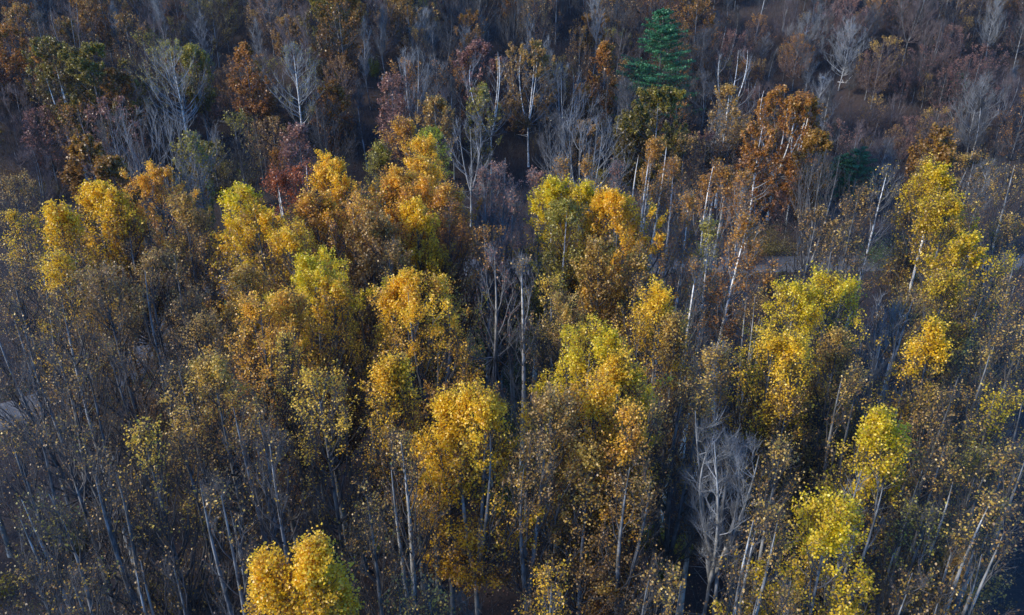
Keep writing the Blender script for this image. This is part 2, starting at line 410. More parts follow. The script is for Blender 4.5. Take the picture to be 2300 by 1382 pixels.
# ------------------------------------------------------------------ hero trees
# key, x, y (crown top in the photo), crown width px, height m, kind, palette, options, label, nick
D_ = dict
dome = D_(um=.35, pw=.55, steep=1.7)
nar = D_(um=.3, pw=.75, steep=2.4)
spr = D_(um=.45, pw=.5, steep=.8, nlead=3, fork=.4)
HERO = [
# front row
(1070, 862, 215, 27, 'poplar', 'yellow', D_(dome, cb=.42, nleaf=9500, topw=1.6, tint=(.3, .5), nlead=3, fork=.5, bk='pale'), 'dense golden-yellow poplar at bottom centre, brightest large crown in the wood', 'the dense golden poplar at bottom centre'),
(1000, 878, 120, 26.5, 'poplar', 'yellow', D_(dome, cb=.45, nleaf=7000, topw=1.4, tint=(.4, .45), sidew=-.6), 'golden-yellow poplar crown pressed against the left side of the bottom-centre golden poplar', None),
(705, 1215, 118, 25, 'poplar', 'yellow', D_(dome, cb=.5, nleaf=11000, topw=1.5, tint=(.45, .4)), 'brilliant yellow leafy crown top, larger of the two at the bottom edge', 'the brilliant yellow crown at the bottom edge'),
(605, 1240, 120, 24.5, 'poplar', 'yellow', D_(dome, cb=.5, nleaf=9000, topw=1.5, tint=(.4, .4)), 'low brilliant yellow crown top, left one of the pair at the bottom edge', None),
(1870, 1125, 250, 25, 'poplar', 'lime', D_(dome, cb=.45, nleaf=9500, topw=1.5, tint=(.35, .5)), 'full yellow-green poplar crown at the bottom right corner', 'the full yellow-green poplar at bottom right'),
(2172, 1208, 130, 22, 'maple', 'tan', D_(dome, cb=.4, nleaf=9000, topw=.8, tint=(.4, .4)), 'dull orange tan crown in the bottom right corner', 'the dull orange corner crown'),
(1988, 915, 175, 27, 'poplar', 'lime', D_(nar, cb=.45, nleaf=6000, topw=2.6, tint=(.1, .75)), 'pointed poplar with yellow tip and thin brown skirt, lower right', 'the pointed yellow-tipped poplar at lower right'),
(705, 812, 200, 27, 'poplar', 'pale', D_(dome, cb=.42, nleaf=1900, topw=2.2, tint=(.1, .8), clump=2), 'sparse grey poplar dotted with bright yellow leaves on its left shoulder, lower left centre', 'the sparse dotted poplar at lower left centre'),
(470, 795, 195, 27, 'poplar', 'brown', D_(dome, cb=.45, nleaf=4500, topw=1.6, tint=(.3, .6)), 'brown and gold thin rounded poplar left of the sparse dotted poplar', 'the brown and gold rounded poplar'),
(312, 935, 150, 26, 'poplar', 'pale', D_(nar, cb=.4, nleaf=1100, topw=2.2, tint=(0, .7), clump=2), 'almost leafless dark poplar with a few pale yellow tip leaves, lower left', 'the almost leafless dark poplar'),
(858, 790, 120, 27.5, 'poplar', 'gold', D_(nar, cb=.45, nleaf=3600, topw=2.2, tint=(.15, .75)), 'slim gold-tipped poplar, left of the twin tips left of bottom centre', 'the slim gold-tipped twin poplars'),
(893, 795, 80, 27.2, 'poplar', 'yellow', D_(nar, cb=.45, nleaf=2500, topw=2.2, tint=(.1, .75)), 'slim yellow-tipped poplar, right of the twin tips left of bottom centre', None),
(905, 604, 110, 28.5, 'poplar', 'gold', D_(dome, cb=.42, nleaf=7500, topw=2.3, tint=(.15, .75), nlead=3, fork=.55), 'broad golden poplar with twin peaks just below the road, its left peak', 'the twin-peaked golden poplar'),
(945, 610, 285, 28.5, 'poplar', 'gold', D_(dome, cb=.4, nleaf=10500, topw=2.1, tint=(.1, .75), nlead=3, fork=.55), 'broad orange-gold poplar below the road, right peak of the twin-peaked crown', None),
(705, 567, 225, 28.5, 'poplar', 'lime', D_(dome, cb=.42, nleaf=11500, topw=2.2, tint=(.2, .75), sidew=-.3), 'tall poplar with vivid lime and yellow rounded top, left of centre', 'the vivid lime-topped poplar'),
(745, 600, 110, 28, 'poplar', 'gold', D_(dome, cb=.42, nleaf=4500, topw=2.0, tint=(.2, .6)), 'golden shoulder tree on the right flank of the vivid lime-topped poplar', None),
(580, 660, 205, 28, 'poplar', 'orange', D_(dome, cb=.42, nleaf=5600, topw=2.0, tint=(.2, .7)), 'orange-gold sloping poplar directly left of and below the vivid lime-topped poplar', 'the orange-gold sloping poplar'),
(637, 640, 110, 28, 'poplar', 'orange', D_(dome, cb=.42, nleaf=3600, topw=2.2, tint=(.2, .7)), 'orange tree wedged between the sloping orange-gold poplar and the lime-topped poplar', None),
(638, 742, 70, 27, 'poplar', 'pale', D_(nar, cb=.5, nleaf=500, topw=4, tint=(.4, .6), clump=2), 'thin poplar with a small arc of pale yellow leaves, below the orange sloping poplar', None),
(1332, 725, 265, 27.5, 'poplar', 'lime', D_(dome, cb=.38, nleaf=10500, topw=1.9, tint=(.25, .65), nlead=3, fork=.5, bk='grey'), 'large yellow-green and gold domed poplar in the lower right centre', 'the large yellow-green dome right of centre'),
(1395, 780, 110, 27, 'poplar', 'yellow', D_(dome, cb=.45, nleaf=4200, topw=1.6, tint=(.2, .6)), 'yellow poplar on the right slope of the large yellow-green dome', None),
(1345, 822, 175, 27, 'poplar', 'gold', D_(dome, cb=.35, nleaf=6500, topw=1.5, tint=(.2, .6)), 'golden poplar directly in front of the large yellow-green dome', 'the golden poplar before the yellow-green dome'),
(1235, 860, 150, 27, 'poplar', 'tan', D_(dome, cb=.35, nleaf=4000, topw=1.0, tint=(.2, .5)), 'tan brown-leaved poplar left of the golden poplar in front of the dome', 'the tan brown-leaved poplar'),
(1420, 905, 120, 26, 'poplar', 'orange', D_(dome, cb=.3, nleaf=4000, topw=.8, tint=(.3, .6)), 'tan and gold leafy poplar right of and below the golden poplar before the dome', None),
(1330, 985, 150, 24, 'poplar', 'brown', D_(dome, cb=.3, nleaf=5200, topw=.6, tint=(.35, .55)), 'brown-gold thin-leaved poplar lowest in the clump right of bottom centre', None),
(1477, 632, 135, 28, 'poplar', 'yellow', D_(dome, cb=.45, nleaf=5200, topw=2.2, tint=(.15, .75)), 'narrow yellow-headed poplar just below the road, right of centre', 'the narrow yellow-headed poplar'),
(1525, 690, 90, 27, 'poplar', 'brown', D_(nar, cb=.45, nleaf=2600, topw=1.5, tint=(.3, .6)), 'thin brown-gold poplar right of the narrow yellow-headed poplar', None),
(1872, 607, 215, 28, 'poplar', 'lime', D_(dome, cb=.42, nleaf=7000, topw=2.0, tint=(.15, .75)), 'wide yellow-green poplar right of the paired crowns, right of frame centre', 'the wide paired yellow-green crowns'),
(1790, 615, 150, 28, 'poplar', 'lime', D_(dome, cb=.42, nleaf=6000, topw=2.2, tint=(.2, .75)), 'yellow-green poplar, left one of the wide paired crowns', None),
(1742, 735, 170, 27, 'poplar', 'yellow', D_(dome, cb=.4, nleaf=3600, topw=2.8, tint=(.1, .85)), 'speckled yellow poplar in front of the wide paired crowns, its left head', 'the speckled yellow poplars'),
(1795, 752, 110, 27, 'poplar', 'yellow', D_(dome, cb=.4, nleaf=3000, topw=2.8, tint=(.1, .85)), 'speckled yellow poplar in front of the wide paired crowns, its right head', None),
(1890, 740, 130, 26, 'poplar', 'brown', D_(dome, cb=.35, nleaf=4200, topw=1.0, tint=(.25, .6)), 'brownish poplar hanging below the right side of the wide paired crowns', None),
(2100, 718, 125, 27.5, 'poplar', 'yellow', D_(nar, cb=.4, nleaf=5000, topw=2.2, tint=(.15, .7)), 'gold conical poplar near the right edge, mid height', 'the gold conical poplar near the right edge'),
(2010, 665, 130, 25, 'bare', None, D_(um=.6, pw=.5, steep=2.6, cb=.35, nlead=3, fork=.35, tw='twigpale', bk='pale', twr=.018), 'leafless blue-grey fan-shaped tree between the paired crowns and the gold conical poplar', 'the blue-grey leafless fan tree'),
(1237, 612, 75, 26, 'poplar', 'pale', D_(dome, cb=.45, nleaf=1000, topw=4, tint=(.2, .8), bk='pale'), 'thin poplar with pale cream-yellow top leaves in front of the road', 'the cream-topped thin poplar'),
(1270, 640, 140, 26.5, 'poplar', 'brown', D_(dome, cb=.35, nleaf=3800, topw=.9, tint=(.2, .5)), 'brown-leaved broad poplar right beside the cream-topped thin poplar', None),
# left group
(345, 368, 175, 28.5, 'poplar', 'orange', D_(dome, cb=.42, nleaf=6000, topw=2.0, tint=(.1, .7)), 'bronze-gold rounded crown in the upper left, highest of the left poplar row', 'the bronze-gold rounded crown at upper left'),
(410, 430, 100, 28, 'poplar', 'brown', D_(dome, cb=.42, nleaf=3600, topw=1.3, tint=(.2, .6)), 'bronze-brown poplar on the right shoulder of the bronze-gold rounded crown', None),
(205, 405, 120, 28, 'poplar', 'yellow', D_(dome, cb=.45, nleaf=4600, topw=2.6, tint=(.2, .75)), 'yellow-topped poplar at upper left, left of the bronze-gold rounded crown', 'the yellow-topped poplar at upper left'),
(255, 415, 80, 28, 'poplar', 'yellow', D_(dome, cb=.45, nleaf=2200, topw=2.4, tint=(.1, .7)), 'small yellow tip between the yellow-topped poplar and the bronze-gold crown', None),
(118, 450, 110, 28, 'poplar', 'yellow', D_(dome, cb=.45, nleaf=3600, topw=2.2, tint=(.1, .7)), 'yellow-gold crown at the left edge, upper of two there', 'the upper left-edge gold crown'),
(120, 548, 140, 28, 'poplar', 'yellow', D_(dome, cb=.42, nleaf=4200, topw=1.8, tint=(.05, .7)), 'dim gold crown at the left edge, lower of two there', 'the lower left-edge gold crown'),
(350, 560, 210, 28, 'poplar', 'tan', D_(um=.5, pw=.5, steep=1.6, cb=.36, nlead=4, fork=.36, nleaf=4200, topw=1.1, tint=(.1, .5), spread=.62, bk='grey'), 'big dark spreading poplar with a low pale fork and thin brown leaves, left', 'the big dark forked poplar at left'),
(215, 580, 170, 28, 'poplar', 'tan', D_(dome, cb=.4, nleaf=3600, topw=1.1, tint=(.1, .5)), 'dark thin-leaved poplar left of the big dark forked poplar', 'the dark thin-leaved poplar at left'),
(455, 690, 120, 26, 'poplar', 'tan', D_(dome, cb=.35, nleaf=2200, topw=1.0, tint=(.2, .6)), 'thin brown poplar right of the big dark forked poplar by the road bend', None),
(532, 412, 145, 29, 'poplar', 'lime', D_(dome, cb=.45, nleaf=5200, topw=2.3, tint=(.15, .75)), 'lime-yellow topped poplar, upper left of the road bend', 'the lime-yellow poplar above the road bend'),
(568, 450, 225, 28.5, 'poplar', 'yellow', D_(dome, cb=.38, nleaf=8000, topw=1.2, tint=(.15, .5)), 'wide dull gold poplar directly in front of the lime-yellow poplar above the bend', None),
(648, 487, 130, 28.5, 'poplar', 'yellow', D_(dome, cb=.42, nleaf=5500, topw=1.8, tint=(.15, .6)), 'dull yellow dome right of the wide dull gold poplar above the bend', 'the dull yellow dome above the bend'),
(545, 590, 130, 26, 'poplar', 'brown', D_(dome, cb=.35, nleaf=5200, topw=1.0, tint=(.3, .5)), 'small brown-gold poplar standing at the road bend', 'the brown-gold poplar at the road bend'),
# centre group
(738, 350, 160, 29, 'poplar', 'gold', D_(dome, cb=.45, nleaf=7500, topw=1.8, tint=(.25, .65)), 'glowing orange-gold domed crown, upper left of centre', 'the glowing orange-gold dome'),
(790, 422, 185, 28.5, 'poplar', 'orange', D_(dome, cb=.4, nleaf=6500, topw=1.5, tint=(.15, .65)), 'tan-gold poplar in front of the glowing orange-gold dome', 'the tan-gold poplar before the orange-gold dome'),
(700, 425, 125, 28, 'poplar', 'orange', D_(dome, cb=.4, nleaf=4200, topw=1.4, tint=(.1, .6)), 'dim orange poplar under the left edge of the glowing orange-gold dome', None),
(680, 352, 70, 27, 'sycamore', 'red', D_(dome, cb=.5, nleaf=3200, topw=1.2, tint=(.3, .5), bk='white', nlead=2, fork=.5), 'rusty red sycamore touching the left side of the glowing orange-gold dome', 'the rusty red sycamores'),
(620, 372, 90, 26, 'sycamore', 'red', D_(dome, cb=.5, nleaf=3000, topw=1.2, tint=(.3, .5), bk='white', nlead=2, fork=.5), 'rusty red sycamore standing left of the other rusty red one', None),
(905, 262, 105, 29.5, 'poplar', 'orange', D_(nar, cb=.5, nleaf=4200, topw=1.2, tint=(.05, .5), bk='white'), 'tall peach-brown pointed crown, highest of the central golden cluster', 'the tall peach-brown pointed crown'),
(950, 302, 110, 29, 'poplar', 'gold', D_(dome, cb=.45, nleaf=4200, topw=2.0, tint=(.15, .7)), 'golden rounded crown right of and below the peach-brown pointed crown', None),
(850, 320, 65, 27, 'poplar', 'olive', D_(dome, cb=.5, nleaf=2200, topw=1.4, tint=(.5, .5)), 'small olive-yellow crown left of the peach-brown pointed crown', None),
(968, 280, 66, 24, 'maple', 'bright', D_(um=.45, pw=.5, steep=1, cb=.45, nleaf=5200, topw=.4, tint=(.2, .5)), 'bright lime green small crown right of the peach-brown pointed crown', 'the bright lime green crown'),
(948, 340, 120, 29, 'poplar', 'gold', D_(dome, cb=.42, nleaf=6000, topw=2.0, tint=(.25, .65)), 'brightest golden crown in the middle of the central golden cluster', 'the brightest crown of the golden cluster'),
(888, 370, 110, 28.5, 'poplar', 'orange', D_(dome, cb=.42, nleaf=5500, topw=1.8, tint=(.25, .65)), 'orange-gold crown on the left flank of the central golden cluster', None),
(925, 400, 185, 28, 'poplar', 'orange', D_(dome, cb=.38, nleaf=8500, topw=1.3, tint=(.15, .6)), 'wide orange-tan crown forming the front of the central golden cluster', None),
(935, 450, 115, 27.5, 'poplar', 'yellow', D_(dome, cb=.4, nleaf=4600, topw=1.8, tint=(.15, .7)), 'yellow crown below the wide orange-tan crown of the golden cluster', 'the yellow crown below the golden cluster'),
(1005, 410, 120, 28, 'poplar', 'orange', D_(dome, cb=.38, nleaf=3600, topw=1.0, tint=(.1, .5), tw='twigred'), 'thin copper-leaved poplar on the right side of the golden cluster', 'the thin copper poplar'),
(835, 470, 120, 27.5, 'poplar', 'tan', D_(dome, cb=.38, nleaf=4200, topw=1.2, tint=(.2, .5)), 'tan poplar below the tan-gold poplar, left of the yellow crown', None),
(1120, 340, 90, 29, 'sycamore', 'pink', D_(nar, cb=.45, nleaf=1500, topw=2.0, tint=(.4, .5), bk='pale', tw='twigpale', nlead=2, fork=.5), 'nearly bare pinkish tree with a pale upright trunk at centre, above the road', 'the nearly bare pinkish tree at centre'),
(1085, 370, 70, 28, 'sycamore', 'pink', D_(nar, cb=.45, nleaf=700, topw=2.4, tint=(.4, .5), bk='pale', tw='twigpale'), 'slender nearly leafless tree left of the nearly bare pinkish tree', None),
(1155, 400, 60, 28, 'sycamore', 'pink', D_(nar, cb=.4, nleaf=700, topw=1.8, tint=(.4, .5), bk='pale', tw='twigpale'), 'slender grey tree with few red leaves right of the nearly bare pinkish tree', None),
(1085, 480, 80, 27, 'sycamore', 'rust', D_(nar, cb=.4, nleaf=900, topw=2.2, tint=(.4, .5), bk='pale'), 'thin tree with a small copper tip right of the golden cluster, above the road', None),
(1100, 545, 110, 26, 'sycamore', 'pink', D_(nar, cb=.35, nleaf=500, topw=1.0, tint=(.3, .5), bk='pale', tw='twigpale', nlead=2, fork=.6, npri=30), 'grey forked leafless tree rising before the road at centre', 'the grey forked tree before the road'),
(1170, 560, 90, 26, 'sycamore', 'tan', D_(nar, cb=.3, nleaf=300, topw=1.0, tint=(.3, .5), bk='white', tw='twigpale', r0=.27, npri=24), 'white-trunked thin tree right of the grey forked tree before the road', 'the white-trunked tree before the road'),
(1245, 395, 130, 28.5, 'poplar', 'lime', D_(dome, cb=.42, nleaf=6000, topw=1.5, tint=(.25, .65), bk='white'), 'olive-yellow crown with white trunks below, left one of the upper centre pair', 'the olive-yellow pair at upper centre'),
(1308, 400, 115, 28.5, 'poplar', 'lime', D_(dome, cb=.42, nleaf=5200, topw=1.4, tint=(.25, .6), bk='white'), 'olive-yellow crown, right one of the upper centre pair', None),
(1275, 440, 130, 28, 'poplar', 'olive', D_(dome, cb=.35, nleaf=5500, topw=.6, tint=(.5, .5), bk='white'), 'dull olive leafy tree below the olive-yellow pair', None),
(1352, 415, 70, 28.5, 'poplar', 'gold', D_(nar, cb=.42, nleaf=2800, topw=1.8, tint=(.25, .6)), 'slim gold crown between the olive-yellow pair and the golden cone', None),
(1388, 428, 190, 28.5, 'poplar', 'gold', D_(um=.25, pw=.75, steep=1.8, cb=.3, nleaf=11000, topw=1.7, tint=(.25, .65)), 'bright golden cone-shaped crown right of centre above the road', 'the bright golden cone'),
(1345, 520, 100, 27, 'poplar', 'brown', D_(dome, cb=.35, nleaf=4200, topw=.8, tint=(.35, .5)), 'brown-gold tree at the lower left foot of the bright golden cone', None),
(1440, 540, 80, 26, 'poplar', 'brown', D_(dome, cb=.3, nleaf=3000, topw=.6, tint=(.35, .5)), 'brown-gold tree at the lower right foot of the bright golden cone', None),
(1205, 360, 60, 28, 'sycamore', 'pink', D_(nar, cb=.45, nleaf=1300, topw=2.4, tint=(.4, .5), bk='white', tw='twigpale'), 'white-trunked slim tree with pinkish tip, left of the olive-yellow pair', 'the white-trunked pinkish slim tree'),
(1262, 335, 60, 28, 'sycamore', 'rust', D_(nar, cb=.45, nleaf=1200, topw=2.4, tint=(.5, .5), bk='white', tw='twigpale'), 'slim tree with copper tip behind the left olive-yellow crown', None),
(1320, 350, 55, 28, 'sycamore', 'rust', D_(nar, cb=.45, nleaf=1000, topw=2.4, tint=(.5, .5), bk='white', tw='twigpale'), 'slim tree with rust tip behind the right olive-yellow crown', None),
(1385, 350, 55, 28, 'sycamore', 'pink', D_(nar, cb=.45, nleaf=900, topw=2.4, tint=(.4, .5), bk='pale', tw='twigpale'), 'slim pinkish tree just behind the bright golden cone', None),
# rust sycamores right of centre
(1472, 308, 95, 29, 'sycamore', 'rust', D_(nar, cb=.35, nleaf=3800, topw=3.2, tint=(.35, .55), bk='white', tw='twigpale', nlead=4, fork=.25, twr=.015, r0=.36, spread=.7), 'rust-topped sycamore over a sheaf of bare white stems, right of the golden cone', 'the rust-topped white-stemmed sycamore'),
(1515, 340, 70, 28, 'sycamore', 'rust', D_(nar, cb=.4, nleaf=2400, topw=2.2, tint=(.35, .5), bk='white', tw='twigpale'), 'rust slim sycamore on the right side of the white-stemmed sheaf', None),
(1625, 350, 110, 28.5, 'sycamore', 'rust', D_(nar, cb=.4, nleaf=4000, topw=1.8, tint=(.3, .5), bk='white', tw='twigpale', nlead=3, fork=.35), 'wide thin rust sycamore with white trunk, right of the white-stemmed sheaf', 'the wide thin rust sycamore'),
(1672, 372, 90, 28, 'sycamore', 'rust', D_(nar, cb=.4, nleaf=2600, topw=1.6, tint=(.25, .5), bk='white', tw='twigpale'), 'thin rust sycamore touching the right side of the wide thin one', None),
(1550, 420, 60, 27.5, 'sycamore', 'rust', D_(nar, cb=.4, nleaf=2300, topw=1.6, tint=(.35, .5), bk='white', tw='twigpale', lean=(1.2, 0)), 'narrow rust sycamore with leaning white trunk, above the road', 'the narrow leaning rust sycamore'),
(1595, 480, 80, 26, 'sycamore', 'olive', D_(nar, cb=.35, nleaf=2300, topw=1.0, tint=(.4, .5), bk='white', tw='twigpale'), 'olive-brown thin tree with white stem between two rust sycamores', None),
(1682, 482, 82, 27, 'sycamore', 'rust', D_(um=.4, pw=.6, steep=1.6, cb=.6, nleaf=4200, topw=.6, tint=(.35, .4), bk='white', tw='twigpale', lean=(1.6, .5), r0=.24), 'dense rust crown on one long leaning white trunk, above the road at right', 'the rust crown on the leaning white trunk'),
(1738, 580, 55, 25, 'sycamore', 'rust', D_(nar, cb=.45, nleaf=900, topw=2.0, tint=(.3, .5), bk='white', lean=(1, 0)), 'small thin rust tree right of the leaning white trunk', None),
(1570, 560, 70, 27, 'sycamore', 'rust', D_(nar, cb=.4, nleaf=700, topw=2.5, tint=(.3, .5), bk='white', tw='twigpale', lean=(.8, 0), r0=.24), 'nearly bare white-stemmed tree crossing the road between the rust sycamores', 'the white stem crossing the road'),
# right group
(2115, 362, 100, 28, 'poplar', 'lime', D_(dome, cb=.42, nleaf=4000, topw=2.2, tint=(0, .65), bk='white'), 'yellow-green poplar crown near the right edge, upper right', 'the upper right yellow-green poplar'),
(2090, 343, 60, 28, 'poplar', 'pale', D_(nar, cb=.5, nleaf=800, topw=2.5, tint=(0, .6)), 'pale sparse tip behind the left side of the upper right yellow-green poplar', None),
(2135, 420, 120, 27, 'poplar', 'lime', D_(dome, cb=.35, nleaf=6000, topw=1.2, tint=(.1, .5)), 'dull gold skirted poplar in front of the upper right yellow-green poplar', None),
(2110, 278, 110, 22, 'maple', 'oliverust', D_(um=.45, pw=.5, steep=.9, cb=.4, nleaf=6000, topw=.5, tint=(.2, .5)), 'olive-brown round tree behind the upper right yellow-green poplar', 'the olive-brown round tree at upper right'),
(2195, 330, 70, 24, 'maple', 'brown', D_(um=.45, pw=.5, steep=.9, cb=.4, nleaf=3800, topw=.5, tint=(.1, .5)), 'brown round tree at the right edge, upper right', None),
(2180, 518, 95, 27, 'poplar', 'lime', D_(dome, cb=.42, nleaf=3600, topw=2.0, tint=(0, .6)), 'lime green crown cut by the right edge at mid height', 'the lime green right-edge crown'),
(2135, 600, 130, 26, 'poplar', 'lime', D_(dome, cb=.38, nleaf=4600, topw=1.0, tint=(0, .5)), 'dim olive-gold poplar left of and below the lime green right-edge crown', None),
(1840, 462, 140, 25, 'maple', 'tan', D_(um=.45, pw=.5, steep=1.2, cb=.3, nleaf=3800, topw=.8, tint=(.1, .5)), 'dim tan thin-leaved round tree above the paired yellow-green crowns', 'the dim tan round tree'),
(1935, 405, 100, 26, 'maple', 'brown', D_(dome, cb=.3, nleaf=2600, topw=.7, tint=(.1, .4)), 'dark brown thin tree left of the leaning white trunk at right', None),
(1998, 362, 100, 27, 'sycamore', 'pale', D_(um=.4, pw=.6, steep=1.6, cb=.45, nleaf=260, topw=2, tint=(0, .6), bk='white', tw='twigpale', lean=(1.5, 0), r0=.22), 'bare tree with a gleaming white leaning trunk, upper right', 'the gleaming white leaning trunk at upper right'),
(1860, 330, 110, 24, 'bare', None, D_(um=.6, pw=.5, steep=2.4, cb=.3, nlead=3, fork=.3, tw='twig', bk='grey'), 'grey leafless tree with parallel stems below the big rust sycamore', None),
(1768, 195, 190, 23, 'sycamore', 'rust', D_(um=.45, pw=.5, steep=.9, r0=.2, cb=.12, nleaf=17000, ls=.2, topw=.3, clump=.4, tint=(.25, .5), bk='white', nlead=4, fork=.35, spread=.75, npri=80, tw='twigpale'), 'big broad rust-orange sycamore on the upper right, largest rust crown', 'the big broad rust-orange sycamore'),
(1815, 205, 110, 22.5, 'sycamore', 'rust', D_(um=.5, pw=.5, steep=.9, r0=.17, cb=.15, nleaf=7000, ls=.2, topw=.4, tint=(.2, .5), bk='white', nlead=3, fork=.35, tw='twigpale'), 'rust-orange right-hand crown joined to the big broad sycamore', None),
(1715, 270, 100, 22, 'sycamore', 'rust', D_(um=.5, pw=.5, steep=.9, cb=.3, nleaf=5000, ls=.2, topw=.3, tint=(.1, .5), bk='white', tw='twigpale'), 'rust lower crown under the left side of the big broad sycamore', None),
(1838, 290, 80, 20, 'maple', 'oliverust', D_(um=.5, pw=.5, steep=.8, cb=.3, nleaf=5200, ls=.21, topw=.3, tint=(.4, .5)), 'olive-orange small tree poking out right of the big broad sycamore', None),
(1640, 190, 85, 22, 'maple', 'tan', D_(um=.45, pw=.55, steep=1.6, cb=.35, nleaf=2600, topw=1.5, tint=(.3, .6), bk='white', tw='twigpale'), 'tan thin-crowned tree with white stems left of the big broad sycamore', 'the tan thin-crowned tree'),
(1480, 195, 150, 24, 'maple', 'olive', D_(um=.45, pw=.5, steep=.8, cb=.3, nleaf=12000, ls=.2, topw=.3, tint=(.1, .5)), 'round olive-green tree below the tall pine, upper right of centre', 'the round olive-green tree'),
(1430, 230, 90, 20, 'maple', 'olive', D_(um=.45, pw=.5, steep=.8, cb=.3, nleaf=5000, ls=.2, topw=.3, tint=(0, .4)), 'dim olive tree at the left foot of the round olive-green tree', None),
# upper left
(195, 96, 190, 26, 'maple', 'olive', D_(um=.45, pw=.5, steep=.8, cb=.25, nleaf=15000, ls=.2, topw=.3, tint=(.15, .4)), 'large dark olive leafy tree in the top left corner', 'the large dark olive tree at top left'),
(120, 90, 130, 24, 'maple', 'olive', D_(um=.45, pw=.5, steep=.8, cb=.25, nleaf=8000, ls=.2, topw=.3, tint=(.0, .4)), 'dark olive tree at the left edge beside the large dark olive tree', None),
(255, 150, 90, 22, 'maple', 'oliverust', D_(um=.45, pw=.5, steep=.8, cb=.25, nleaf=5500, ls=.2, topw=.3, tint=(.0, .4)), 'olive-orange tree at the lower right of the large dark olive tree', None),
(185, 300, 130, 21, 'maple', 'oliverust', D_(um=.45, pw=.5, steep=.8, cb=.2, nleaf=8500, ls=.19, topw=.3, tint=(.2, .5)), 'orange-brown leafy tree on the left, above the yellow-topped poplar', 'the orange-brown leafy tree on the left'),
(245, 350, 110, 19, 'maple', 'oliverust', D_(um=.45, pw=.5, steep=.8, cb=.2, nleaf=6500, ls=.19, topw=.3, tint=(.1, .5)), 'orange-brown smaller tree right of the orange-brown leafy tree on the left', None),
(375, 88, 120, 27, 'birch', 'olive', D_(um=.35, pw=.6, steep=1.2, cb=.62, nleaf=3600, ls=.18, topw=.6, tint=(.4, .5), bk='white', tw='twigpale', r0=.30), 'tall tree with a gleaming white trunk and olive head, upper left', 'the tall gleaming white trunk at upper left'),
(430, 100, 80, 24, 'maple', 'olive', D_(um=.35, pw=.6, steep=1, cb=.55, nleaf=3000, ls=.18, topw=.4, tint=(.4, .5)), 'olive crown just right of the gleaming white trunk at upper left', None),
(548, 96, 85, 26, 'maple', 'rust', D_(um=.35, pw=.6, steep=1, cb=.45, nleaf=4000, ls=.18, topw=.3, tint=(.1, .5), tw='twigred'), 'russet leafy tree at the top, right of the olive crown and white trunk', 'the russet leafy tree at the top'),
(565, 150, 70, 20, 'maple', 'rust', D_(um=.35, pw=.6, steep=1, cb=.4, nleaf=2600, ls=.18, topw=.3, tint=(.1, .5), tw='twigred'), 'small russet tree directly below the russet leafy tree at the top', None),
(655, 90, 80, 27, 'birch', 'olive', D_(um=.4, pw=.6, steep=1, cb=.55, nleaf=1600, ls=.18, topw=-1.5, tint=(.6, .4), bk='white', tw='twigpale', r0=.24), 'dead-topped white tree with a small olive tuft halfway up, top left of centre', 'the dead-topped white tree'),
(742, 180, 85, 18, 'maple', 'rust', D_(um=.4, pw=.6, steep=.8, cb=.3, nleaf=3000, ls=.18, topw=.3, tint=(.1, .5)), 'brown-orange small tree right of the dead-topped white tree', None),
(665, 272, 80, 20, 'maple', 'pink', D_(um=.45, pw=.5, steep=1.4, cb=.25, nleaf=1800, ls=.16, topw=.5, tint=(.3, .5), tw='twigred'), 'pinkish-brown thin tree above the glowing orange-gold dome', None),
(335, 225, 200, 24, 'bare', None, D_(um=.55, pw=.5, steep=1.4, cb=.2, nlead=4, fork=.2, tw='twigpale', bk='grey', npri=80, spread=.7), 'broad leafless blue-grey tree, largest bare crown on the left', 'the broad bare blue-grey tree on the left'),
(260, 240, 120, 22, 'bare', None, D_(um=.55, pw=.5, steep=1.4, cb=.2, nlead=3, fork=.2, tw='twig', bk='grey'), 'leafless grey tree overlapping the left of the broad bare blue-grey tree', None),
(425, 290, 90, 20, 'maple', 'olive', D_(um=.45, pw=.5, steep=1, cb=.3, nleaf=1200, ls=.18, topw=.5, tint=(.5, .5), tw='twigpale'), 'thin olive-tinged tree at the foot of the gleaming white trunk, upper left', None),
# upper centre
(1190, 92, 140, 24, 'maple', 'tan', D_(um=.5, pw=.5, steep=.9, cb=.3, nleaf=5200, ls=.18, topw=.6, tint=(.2, .5), bk='white', tw='twigpale', nlead=3, fork=.35), 'tan-orange broad tree with pale limbs at top centre', 'the tan-orange tree at top centre'),
(1100, 112, 120, 24, 'bare', None, D_(um=.5, pw=.5, steep=.8, cb=.35, nlead=3, fork=.35, tw='twigpale', bk='white', npri=34, nsec=5, ntw=3, spread=.7), 'leafless tree with crooked white limbs left of the tan-orange tree at top centre', 'the crooked white-limbed tree at top centre'),
(1050, 250, 100, 21, 'bare', None, D_(um=.5, pw=.5, steep=.7, cb=.35, nlead=3, fork=.4, tw='twigpale', bk='pale', npri=34, nsec=5, ntw=3, spread=.7), 'leafless tree with forking silvery limbs, right of the bright lime green crown', 'the silvery forking bare tree'),
(1320, 235, 170, 23, 'bare', None, D_(um=.5, pw=.5, steep=1, cb=.15, nlead=4, fork=.2, tw='twigpale', bk='pale', npri=90, spread=.7), 'wide misty blue-grey leafless tree above the olive-yellow pair', 'the wide misty grey bare tree'),
(1250, 250, 90, 21, 'bare', None, D_(um=.5, pw=.5, steep=1, cb=.2, nlead=3, fork=.2, tw='twig', bk='grey'), 'grey-brown leafless tree touching the left of the wide misty grey tree', None),
(1270, 140, 100, 21, 'bare', None, D_(um=.5, pw=.5, steep=1.2, cb=.2, nlead=3, fork=.2, tw='twigpale', bk='pale'), 'violet-grey leafless tree right of and below the tan-orange top-centre tree', None),
